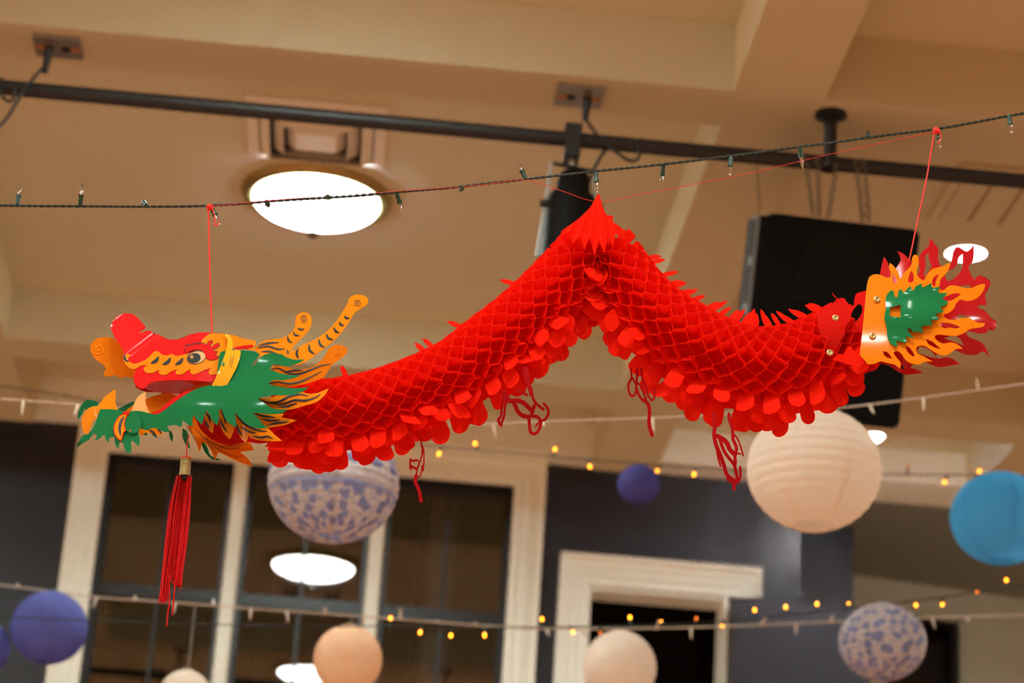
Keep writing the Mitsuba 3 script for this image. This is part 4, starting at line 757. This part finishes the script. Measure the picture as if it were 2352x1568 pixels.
for i, s in enumerate(s_list):
    c = np.array([np.interp(s, arc, C3[:, k]) for k in range(3)]); t = np.array([np.interp(s, arc, tan[:, k]) for k in range(3)]); t /= np.linalg.norm(t)
    R = np.interp(s, arc, R3); U = np.cross(-HEAD, t); U /= np.linalg.norm(U)
    if U[2] < 0: U = -U
    Vv = -HEAD - (-HEAD @ t) * t; Vv /= np.linalg.norm(Vv)
    g = math.exp(-((s - apex_s) / 0.020) ** 2)
    ph0 = 0.5 * (i % 2)
    for kq in range(NPET):
        nps, nr = 8, 5; V = []
        phm = 2 * np.pi * (kq + ph0) / NPET
        dn = np.clip(-math.cos(phm) - 0.15, 0, 1) ** 0.7      # free tongues hang from the underside
        ln = 1 + rng.uniform(-0.06, 0.06) * dn; lean = rng.normal(0, 0.0030) * dn; sk = rng.normal(0, 0.05) * dn
        spike = 1.0 if (kq == 0 and abs(s - apex_s) > 0.03 and rng.random() < (0.30 if s < apex_s else 0.75)) else 0.0
        drift = -0.010 * spike * (1 if t[2] > 0 else -1) * min(1, abs(t[2]) * 2)
        for ir in range(nr):
            q = ir / (nr - 1)
            for ip in range(nps + 1):
                psi = -1 + 2 * ip / nps
                ph = phm + psi * np.pi / NPET * (1 + 0.06 * q * dn)
                edge = max(0.0, 1 - abs(2 * abs(psi) - 1) ** 2.6) ** 0.5 if dn > 0 else 0.5
                rout = R * ln * (0.945 - 0.15 * dn + 0.05 * dn * edge)
                rin = R * 0.10
                rr = rin + (rout - rin) * q
                rr *= 1 + 0.13 * g * max(0.0, math.cos(ph)) ** 4
                glue = math.sin(min(1.0, q / 0.75) * np.pi / 2)
                z = (0.5 + 0.35 * dn * q * q) * PITCH_D * math.cos(np.pi * psi) * glue + lean * q ** 2 + sk * 0.004 * psi * q 
                z += 0.005 * dn * q ** 3 * math.sin(2.1 * i + kq)
                V.append(c + t * z + rr * (math.cos(ph) * U + math.sin(ph) * Vv))
        f = [tt for a in range(nr - 1) for b in range(nps) for tt in ((a * (nps + 1) + b, a * (nps + 1) + b + 1, (a + 1) * (nps + 1) + b + 1), (a * (nps + 1) + b, (a + 1) * (nps + 1) + b + 1, (a + 1) * (nps + 1) + b))]
        if spike:     # a loose tongue left standing on the back
            o = len(V); ax_ = (t * (-0.55 if t[2] > 0 else 0.55) * min(1, abs(t[2]) * 1.6) + math.cos(phm) * U + math.sin(phm) * Vv); ax_ /= np.linalg.norm(ax_)
            sd = np.cross(ax_, HEAD) * 0.55 + t * 0.25; sd /= np.linalg.norm(sd); b0 = c + (math.cos(phm) * U + math.sin(phm) * Vv) * R * 0.90; Lg = R * rng.uniform(0.32, 0.46)
            for u in np.linspace(0, 1, 7):
                wd = 0.0042 * (0.55 + 0.45 * math.sin(math.pi * min(1, u * 1.1))) * math.sqrt(max(0.0, 1 - max(0, (u - 0.7) / 0.3) ** 2)) + 0.0002
                V += [b0 + ax_ * Lg * u - sd * wd, b0 + ax_ * Lg * u + sd * wd]
            f += [tt for b in range(6) for tt in ((o + 2 * b, o + 2 * b + 1, o + 2 * b + 3), (o + 2 * b, o + 2 * b + 3, o + 2 * b + 2))]
        if dn > 0.60 and (i % 2 == 0 or rng.random() < 0.4) and rng.random() < 0.92:      # rounded tongues hanging along the underside
            rad = math.cos(phm) * U + math.sin(phm) * Vv; tg = np.cross(t, rad); o = len(V)
            axd = rad + t * rng.normal(0, 0.16) + np.array([0, 0, -0.15]) + tg * rng.normal(0, 0.10); axd /= np.linalg.norm(axd)
            b0 = c + rad * R * 0.72; Lg = R * (0.59 + 0.075 * rng.normal()); wv = t * 0.94 + tg * rng.normal(0.0, 0.30); fold = rng.normal(0.0, 0.0015)
            us = np.r_[np.linspace(0, 0.72, 4), 0.82, 0.90, 0.96, 0.99, 1.0]
            for u in us:
                wd = 0.0142 * (0.80 + 0.20 * min(1, u * 1.6)) * math.sqrt(max(0.0, 1 - (max(0, u - 0.72) / 0.28) ** 2)) + 0.0001
                for e_ in (-1, 0, 1): V.append(b0 + axd * Lg * u + wv * wd * e_ + tg * (0.0025 * math.sin(3 * u + i) + (fold if e_ == 0 else 0)))
            for b in range(len(us) - 1):
                for e_ in (0, 1):
                    p_ = o + 3 * b + e_; f += [(p_, p_ + 1, p_ + 4), (p_, p_ + 4, p_ + 3)]
        # the cut edge, a hair proud on both faces
        rim = np.array(V[(nr - 1) * (nps + 1):nr * (nps + 1)]); o = len(V)
        for pt in rim: V.append(pt - t * 0.0007)
        for pt in rim: V.append(pt + t * 0.0007)
        f += [tt for b in range(nps) for tt in ((o + b, o + b + 1, o + nps + 2 + b), (o + b, o + nps + 2 + b, o + nps + 1 + b))]
        face = math.sin(phm) - 0.38 * math.cos(phm)       # how far it turns to the viewer, who stands below
        petals.append((face, i, np.array(V), np.array(f)))
order = sorted(range(len(petals)), key=lambda j: -petals[j][0])
front = sorted(order[:300]); rest = sorted(order[300:])
for q, j in enumerate(front):
    put(f'{D}__scale' + (f'_{q:03d}' if q else ''), (petals[j][2], petals[j][3]), 'scale_film', smooth=True)
put(f'{D}__scale_layer', cat([trimesh.Trimesh(petals[j][2], petals[j][3], process=False) for j in rest]), 'scale_film', smooth=True)
labels[f'{D}__scale_layer'] = {'kind': 'stuff', 'label': 'further red honeycomb scales round the back and top of the body'}
core = [c_ for c_ in C3[3:-3:4]]
put(f'{D}__core', tube(core, 0.52 * R3[3:-3:4], 20), 'scale_film', smooth=True)
# gathered point at the top of the middle hump
tip = hang(1371, 452, 0.0)
cone = closed_spline([(1372, 447), (1377, 447), (1383, 470), (1392, 492), (1412, 512), (1434, 530), (1428, 548), (1414, 536), (1408, 566), (1396, 542), (1388, 584), (1376, 550), (1366, 588), (1354, 545), (1342, 574), (1332, 540), (1316, 560), (1306, 534), (1288, 542), (1290, 530), (1318, 510), (1340, 492), (1358, 472), (1367, 456)])
def coneN(x, y):
    h = np.clip((592 - y) / 144, -1, 1)
    return -0.030 + 0.070 * math.sqrt(max(0.0, 1 - h * h)) + 0.006 + 0.0055 * math.sin(30 * (x - 1374) / (y - 415)) * np.clip((y - 448) / 30, 0, 1)
card('hump_tip', cone, coneN, 'scale_film', 0.0006, 3.5, 'gathered red point at the top of the hump')
# red collar sheets where body meets tail and neck
card('tail_collar', closed_spline(FK([(430, 560), (500, 500), (570, 455), (650, 410), (680, 372), (772, 362), (830, 430), (905, 470), (872, 560), (860, 640), (800, 720), (782, 830), (735, 900), (690, 1010), (650, 1110), (610, 1110), (560, 1050), (490, 900), (450, 740)])), lambda x, y: 0.020 + 0.012 * math.sin((y - 690) / 40), 'film_red_bright', 0.0008, 6, 'red collar sheet with rivets before the tail')
card('tail_collar__splinter', stroke([(625, 298), (650, 330), (690, 370)], 2.2, 1.0, FK), 0.024, 'scale_film', 0.0006, 3)
card('tail_collar', closed_spline(FK([(905, 400), (930, 310), (990, 282), (1090, 280), (1080, 700), (1040, 1150), (1180, 1230), (1150, 1280), (1000, 1340), (880, 1290), (760, 1240), (660, 1160), (700, 1090), (730, 1050), (800, 930), (812, 880), (800, 820), (860, 720), (940, 650), (1000, 560), (1010, 470), (960, 440), (905, 500)])), lambda x, y: -0.008 + 0.010 * math.sin((y - 700) / 45), 'film_red_bright', 0.0008, 6)
card('tail_collar_tongue', closed_spline(FK([(832, 980), (900, 1030), (980, 1090), (1062, 1166), (1020, 1215), (955, 1252), (880, 1230), (760, 1190), (625, 1150), (700, 1085), (770, 1080)])), lambda x, y: 0.030 + 0.010 * math.sin((x - 1915) / 30), 'scale_film', 0.0008, 5, 'curled red paper tongue below the collar')
# --- tail
def tailN(x, y): return 0.034 + 0.010 * math.cos((y - 720) / 130) + 0.010 * math.sin((x - 1990) / 110)
fan_o = [(455, 590), (468, 510), (490, 470), (540, 452), (590, 460), (640, 482), (680, 478), (686, 435), (668, 385), (676, 345), (702, 362), (735, 402), (757, 440), (768, 485), (786, 492), (806, 445), (848, 404), (884, 355), (888, 295), (912, 267), (944, 284), (950, 345), (936, 400), (932, 450), (958, 490), (1000, 506), (1028, 455), (1078, 403), (1140, 386), (1200, 366), (1241, 338), (1246, 372), (1220, 430), (1182, 472), (1156, 505), (1146, 560), (1130, 580), (1180, 604), (1240, 562), (1300, 560), (1380, 580), (1450, 582), (1520, 552), (1574, 545), (1574, 585), (1540, 642), (1480, 690), (1400, 706), (1352, 690), (1310, 722), (1280, 780), (1230, 820), (1188, 832), (1202, 868), (1260, 884), (1320, 880), (1372, 864), (1440, 872), (1510, 910), (1582, 914), (1560, 948), (1500, 960), (1440, 970), (1390, 1002), (1320, 1032), (1250, 1035), (1150, 1022), (1106, 1032), (1114, 1070), (1180, 1108), (1250, 1098), (1310, 1112), (1368, 1156), (1305, 1160), (1262, 1192), (1200, 1222), (1140, 1210), (1080, 1178), (1010, 1132), (960, 1128), (926, 1150), (940, 1200), (1000, 1232), (1082, 1278), (1000, 1282), (955, 1306), (890, 1300), (830, 1268), (782, 1200), (742, 1178), (712, 1196), (730, 1230), (778, 1290), (772, 1346), (722, 1308), (640, 1288), (590, 1276), (530, 1300), (470, 1302), (438, 1268), (394, 1214), (420, 960)]
holes = [[(705, 440), (735, 478), (741, 520), (720, 546), (700, 510)], [(880, 415), (902, 455), (900, 515), (878, 532), (848, 520), (856, 470)], [(1142, 450), (1130, 476), (1114, 515), (1104, 572), (1078, 548), (1080, 505), (1104, 468)], [(1352, 640), (1300, 630), (1232, 650), (1172, 682), (1182, 706), (1250, 702), (1310, 672)], [(1155, 912), (1180, 908), (1250, 915), (1347, 952), (1300, 966), (1240, 956), (1200, 966), (1155, 942)], [(1018, 1063), (1080, 1090), (1158, 1158), (1110, 1150), (1040, 1112)], [(825, 1125), (870, 1152), (914, 1222), (892, 1230), (842, 1185)], [(614, 1180), (658, 1192), (700, 1254), (650, 1242), (618, 1212)]]
fan = closed_spline(FT(fan_o)).difference(unary_union([closed_spline(FT(h)) for h in holes]))
card('tail', fan, tailN, 'card_orange_tail', 0.0012, 5, 'orange flame-cut tail fan')
leaf_o = [(690, 604), (712, 618), (722, 664), (748, 668), (758, 612), (780, 594), (806, 625), (818, 618), (842, 588), (872, 564), (884, 600), (902, 604), (922, 568), (978, 538), (980, 574), (1010, 568), (1072, 534), (1078, 578), (1158, 572), (1134, 608), (1142, 630), (1226, 630), (1172, 682), (1226, 714), (1206, 744), (1158, 766), (1188, 810), (1108, 826), (1142, 880), (1060, 890), (1084, 934), (978, 946), (996, 1006), (925, 996), (900, 1000), (862, 960), (838, 985), (800, 1000), (832, 1040), (828, 1104), (740, 1080), (746, 1142), (690, 1112), (655, 1052), (650, 980), (640, 930), (626, 870), (630, 820), (640, 770), (634, 700), (650, 645)]
leaf = closed_spline(FT(leaf_o)).union(Polygon(FT([(780, 900), (905, 1062), (860, 1045), (720, 1000)]))).difference(Polygon(FT([(676, 766), (780, 740), (778, 860), (676, 850)])))
def leafN(x, y): return tailN(x, y) + 0.003 + 0.007 * math.sin(np.clip((x - 2032) / 145, 0, 1) * math.pi) + 0.0025 * math.sin((y - 700) / 16)
card('tail__leaf', biggest(leaf), leafN, 'card_green', 0.0010, 4, 'glossy green leaf on the tail fan')
red_o = [(560, 560), (585, 450), (600, 360), (620, 284), (655, 340), (676, 420), (700, 470), (735, 395), (778, 322), (770, 275), (746, 233), (800, 254), (850, 300), (882, 328), (880, 400), (930, 480), (950, 440), (960, 400), (950, 330), (962, 270), (1000, 222), (1042, 188), (1050, 150), (1060, 108), (1100, 160), (1136, 220), (1132, 300), (1152, 362), (1200, 402), (1240, 372), (1262, 330), (1282, 230), (1322, 195), (1400, 236), (1440, 214), (1470, 174), (1472, 250), (1460, 330), (1422, 382), (1440, 440), (1475, 500), (1500, 478), (1540, 468), (1590, 500), (1626, 530), (1604, 590), (1578, 640), (1592, 742), (1552, 740), (1502, 752), (1542, 790), (1600, 822), (1640, 880), (1686, 902), (1670, 972), (1620, 960), (1592, 1002), (1530, 1012), (1440, 992), (1392, 1002), (1430, 1050), (1530, 1090), (1582, 1142), (1620, 1236), (1560, 1182), (1500, 1214), (1400, 1212), (1300, 1172), (1220, 1150), (1150, 1200), (1100, 1226), (1140, 1252), (1200, 1240), (1262, 1248), (1338, 1302), (1232, 1320), (1150, 1332), (1080, 1312), (1000, 1282), (900, 1310), (872, 1340), (930, 1352), (992, 1386), (920, 1396), (830, 1402), (740, 1368), (680, 1322), (600, 1300), (530, 1290), (500, 1100), (520, 800)]
rholes = [[(1048, 240), (1010, 290), (1016, 360), (1000, 440), (1000, 486), (1060, 400), (1072, 370), (1046, 300)], [(1368, 258), (1330, 290), (1300, 380), (1245, 412), (1206, 440), (1205, 490), (1240, 518), (1310, 470), (1360, 400), (1370, 330)], [(1280, 600), (1370, 555), (1450, 560), (1430, 580), (1370, 590)], [(1310, 860), (1340, 832), (1400, 850), (1450, 880), (1490, 905), (1400, 890)], [(960, 1140), (1020, 1150), (1080, 1190), (1120, 1250), (1030, 1230), (940, 1190)], [(1280, 1030), (1340, 1060), (1380, 1130), (1310, 1100), (1190, 1060)], [(788, 1300), (820, 1350), (790, 1345)]]
redt = closed_spline(FT(red_o)).difference(unary_union([closed_spline(FT(h)) for h in rholes]))
card('tail_flames', redt, lambda x, y: -0.012 + 0.012 * math.sin((x - 2000) / 70) + 0.008 * math.sin((y - 640) / 55), 'card_red_tail', 0.0010, 5, 'red flame-cut sheet behind the tail fan')
rtip = closed_spline(FT([(1500, 478), (1545, 466), (1600, 495), (1630, 530), (1610, 590), (1575, 660), (1592, 745), (1540, 735), (1500, 640), (1490, 560)]))
card('tail_flame_tip', rtip, -0.030, 'film_red', 0.0008, 4, 'translucent red flame tip')
rtip2 = closed_spline(FT([(1500, 800), (1560, 790), (1640, 872), (1688, 902), (1668, 975), (1600, 965), (1560, 900)]))
card('tail_flame_tip', rtip2, -0.034, 'film_red', 0.0008, 4)
RIV = lathe([(0.0016, 0.0022), (0.0034, 0.0028), (0.0052, 0.0020), (0.0054, 0.0004), (0.0050, -0.0006), (0.0, -0.0006), (0.0, 0.0010), (0.0016, 0.0010), (0.0016, 0.0022)], 20)
def rivet(key, x, y, n):
    m = RIV.copy(); P = hang(x, y, n); m.apply_transform(align(m, P, P - HEAD)); kq = f'{D}__{key}'; i = 0; b = kq
    while kq in scene: i += 1; kq = f'{b}_{i:03d}'
    put(kq, m, 'brass', smooth=40)
for fx, fy in ((553, 693), (513, 1040)):
    x, y = FT([(fx, fy)])[0]; rivet('tail__rivet', x, y, tailN(x, y) + 0.001)
for fx, fy, n in ((665, 618, 0.030), (592, 1066, 0.044)):
    x, y = FK([(fx, fy)])[0]; rivet('tail_collar__rivet', x, y, n)

# --- cut-out claw legs
def strokes(lst, conv):
    return unary_union([LineString(conv(p) if len(p) == 2 else spline(conv(p), 24)).buffer(w / 2 / s_) for p, w, s_ in lst])
def leg(x0, y0, s, N, lst):
    F_ = frame(x0, y0, s); g = strokes([(p, w, s) for p, w in lst], F_)
    card('leg', g, N, 'film_red', 0.0009, 3.0)
leg(1120, 840, 9.225, lambda x, y: 0.012 + 0.008 * math.sin((y - 850) / 30), [([(800, 60), (830, 200), (850, 300)], 120), ([(840, 280), (900, 480), (930, 600)], 90), ([(920, 560), (990, 740), (1080, 840), (1180, 920)], 55),
    ([(350, 560), (380, 680), (470, 740)], 110), ([(330, 700), (300, 900), (285, 1050), (235, 1130)], 48), ([(420, 720), (370, 850), (350, 1050), (290, 1240)], 48), ([(225, 1130), (250, 1220), (290, 1260)], 60), ([(400, 650), (480, 740), (620, 730), (760, 780), (860, 870), (940, 950)], 92), ([(560, 780), (640, 960), (740, 1050), (880, 1080)], 88), ([(990, 840), (950, 950), (930, 1060)], 75), ([(870, 1060), (885, 1250), (905, 1390), (980, 1440), (1060, 1395), (1110, 1290), (1125, 1180), (1060, 1080), (940, 1060)], 66), ([(1120, 1170), (1220, 1130), (1290, 1000), (1265, 880), (1190, 800)], 52), ([(1090, 1180), (1015, 1280)], 36), ([(600, 490), (720, 550), (830, 610)], 56)])
leg(1420, 840, 9.225, -0.020, [([(275, 60), (275, 150), (290, 250)], 36), ([(290, 250), (225, 370), (215, 480), (250, 600), (310, 640), (370, 560), (385, 400), (410, 60)], 48), ([(300, 250), (340, 330), (380, 380)], 36), ([(400, 370), (470, 400), (530, 540), (590, 690)], 46), ([(390, 470), (440, 620), (530, 745)], 52), ([(480, 60), (530, 320), (600, 480), (630, 620), (710, 735)], 40), ([(710, 735), (770, 660), (755, 520), (735, 470)], 40), ([(560, 720), (640, 830), (665, 1000), (650, 1200), (690, 1380), (720, 1470)], 74)])
leg(1610, 950, 8.71, lambda x, y: 0.024 + 0.006 * math.sin((y - 950) / 40), [([(260, 0), (270, 150), (275, 300), (262, 420), (290, 580), (350, 740), (410, 880), (470, 1060), (520, 1220), (640, 1330), (665, 1500)], 76), ([(300, 430), (370, 480), (420, 640), (490, 790), (590, 920), (670, 1030), (710, 1200), (740, 1340)], 62), ([(330, 440), (450, 510), (530, 600), (580, 720), (680, 810)], 88), ([(560, 0), (570, 120), (620, 260), (640, 400), (640, 500), (690, 610), (715, 700), (682, 830), (690, 1000)], 62), ([(640, 400), (720, 480), (790, 640), (845, 835)], 32), ([(320, 740), (350, 900), (395, 1045)], 38), ([(785, 1060), (790, 1250), (740, 1370)], 48), ([(560, 1290), (650, 1350), (720, 1350)], 110), ([(735, 790), (790, 800)], 30)])
leg(920, 1000, 9.8, -0.010, [([(455, 60), (470, 200), (490, 300), (480, 440), (430, 600), (380, 740), (350, 900)], 36), ([(470, 200), (520, 320), (525, 650), (490, 740), (450, 880), (400, 940)], 30), ([(490, 690), (500, 770)], 60), ([(390, 570), (340, 545), (290, 580), (225, 535), (215, 700), (235, 760)], 42), ([(220, 670), (290, 715), (350, 740)], 52), ([(350, 900), (330, 1020), (375, 1140), (430, 1270), (462, 1470)], 80)])

# ------------------------------------------------------------------ cords that hold the dragon, tassel
def cordline(label, pts, r, knots=(), name='hanging_cord', loose=()):
    k = num(name); tag(k, label, 'cord', None)
    put(f'{k}__strand', tube(spline(pts, max(20, 8 * len(pts))), r, 6), 'red_cord', smooth=True)
    for q, (c, rad) in enumerate(knots):
        m = cat([trimesh.creation.torus(rad, rad * 0.42, major_sections=18, minor_sections=8).apply_transform(trimesh.transformations.rotation_matrix(a, v)).apply_translation(c) for a, v in ((1.3, [1, 0, 0]), (1.2, [0, 1, 0]), (0.6, [1, 1, 0]))])
        put(f'{k}__knot' + (f'_{q:03d}' if q else ''), m, 'red_cord', smooth=True)
    for q, lp in enumerate(loose): put(f'{k}__loose_end' + (f'_{q:03d}' if q else ''), tube(spline(lp, 24), r * 0.8, 6), 'red_cord', smooth=True)
cordline('red cord from the green light string down to the dragon head', [hang(478, 476, 0), hang(479, 500, 0), hang(482, 620, 0), hang(487, 766, 0.005)], 0.0013, [(hang(482, 475, 0.001), 0.0042)], loose=([hang(487, 478, 0.003), hang(494, 500, 0.003), hang(492, 514, 0.003), hang(498, 519, 0.003), hang(504, 508, 0.003)],))
cordline('red cord from the green light string down to the dragon tail', [hang(2146, 300, 0), hang(2130, 400, 0), hang(2109, 500, 0.0), hang(2088, 600, 0.0)], 0.0012, [(hang(2151, 300, 0.001), 0.0045)], loose=([hang(2158, 302, 0.003), hang(2161, 320, 0.003), hang(2154, 330, 0.003)],))
cordline('thin red thread strung slack along the light string over the hump', [hang(488, 473, 0.002), hang(650, 458, 0.003), hang(900, 440, 0.004), hang(1100, 425, 0.003), hang(1205, 413, 0.002), hang(1290, 438, 0.004), hang(1374, 463, 0.004), hang(1480, 444, 0.004), hang(1700, 402, 0.003), hang(1950, 344, 0.002), hang(2148, 303, 0.002)], 0.0005, [], 'slack_thread')
FS = frame(340, 1000, 3.484)
TN = -0.022
k = 'tassel'; tag(k, 'red silk tassel with a brass cap hanging from the dragon chin', 'tassel')
put(f'{k}__cord', tube(spline([hang(434, 998, TN), hang(430, 1020, TN), hang(428, 1050, TN)], 16), 0.0010, 6), 'red_cord', smooth=True)
a, b = hang(427, 1052, TN), hang(424, 1093, TN); h = np.linalg.norm(b - a)
capm = lathe([(0, 0), (0.0072, 0), (0.0086, 0.001), (0.0086, 0.004), (0.0081, 0.005), (0.0081, h * .32), (0.0087, h * .36), (0.0081, h * .42), (0.0081, h * .8), (0.0087, h * .84), (0.0087, h), (0.0075, h), (0.006, h * .9), (0, h * .9)], 24)
capm.apply_transform(align(capm, a, b)); put(f'{k}__cap', capm, 'aged_brass', smooth=35)
bead = trimesh.creation.icosphere(2, 0.0058); bead.apply_translation(hang(425, 1095, TN)); put(f'{k}__bead', bead, 'rubber_black', smooth=True)
ft = trimesh.creation.torus(0.0068, 0.0018, major_sections=20, minor_sections=8); ft.apply_transform(align(ft, a, b)); put(f'{k}__collar', ft, 'red_cord', smooth=True)
thr = []
for side_, (top, mid, low, ends, cnt) in enumerate((((248, 322), [(205, 560), (172, 850)], (140, 1120), (118, 1318), 60), ((330, 325), [(300, 640), (272, 900)], (248, 1080), (240, 1195), 60))):
    for i in range(cnt):
        u = rng.uniform(-1, 1); e = rng.normal(0, 14)
        w0, w1, w2 = 18, 34, 30
        pts = [(top[0] + u * w0, top[1]), (mid[0][0] + u * w1 + rng.normal(0, 2), mid[0][1]), (mid[1][0] + u * w1 + rng.normal(0, 3), mid[1][1]), (low[0] + u * w2 + rng.normal(0, 3), low[1]), (ends[0] + u * w2 + rng.normal(0, 4), ends[1] + e)]
        nn = TN + 0.006 * rng.uniform(-1, 1) * (0.6 + 0.4 * (1 - u * u))
        thr.append(tube(spline([hang(*FS([p])[0], nn) for p in pts], 14), 0.0007, 4))
for i in range(26):
    u = rng.uniform(-1, 1); nn = TN - 0.004 + rng.uniform(-.002, .002)
    thr.append(tube(spline([hang(*FS([p])[0], nn) for p in [(285 + u * 20, 340), (250 + u * 22, 640), (222 + u * 22, 900), (200 + u * 26, 1150)]], 12), 0.0007, 4))
for pts in ([(165, 1120), (172, 1310), (158, 1420), (150, 1528)], [(168, 1110), (190, 1170), (214, 1190), (208, 1280), (200, 1380), (195, 1438)], [(120, 1290), (112, 1320), (108, 1335)], [(130, 1290), (128, 1330), (126, 1345)]):
    thr.append(tube(spline([hang(*FS([p])[0], TN + .004) for p in pts], 18), 0.0012, 4))
put(f'{k}__fringe', cat(thr), 'tassel_silk', smooth=True)
labels[f'{k}__fringe'] = {'kind': 'stuff', 'label': 'two bunches of red silk threads'}
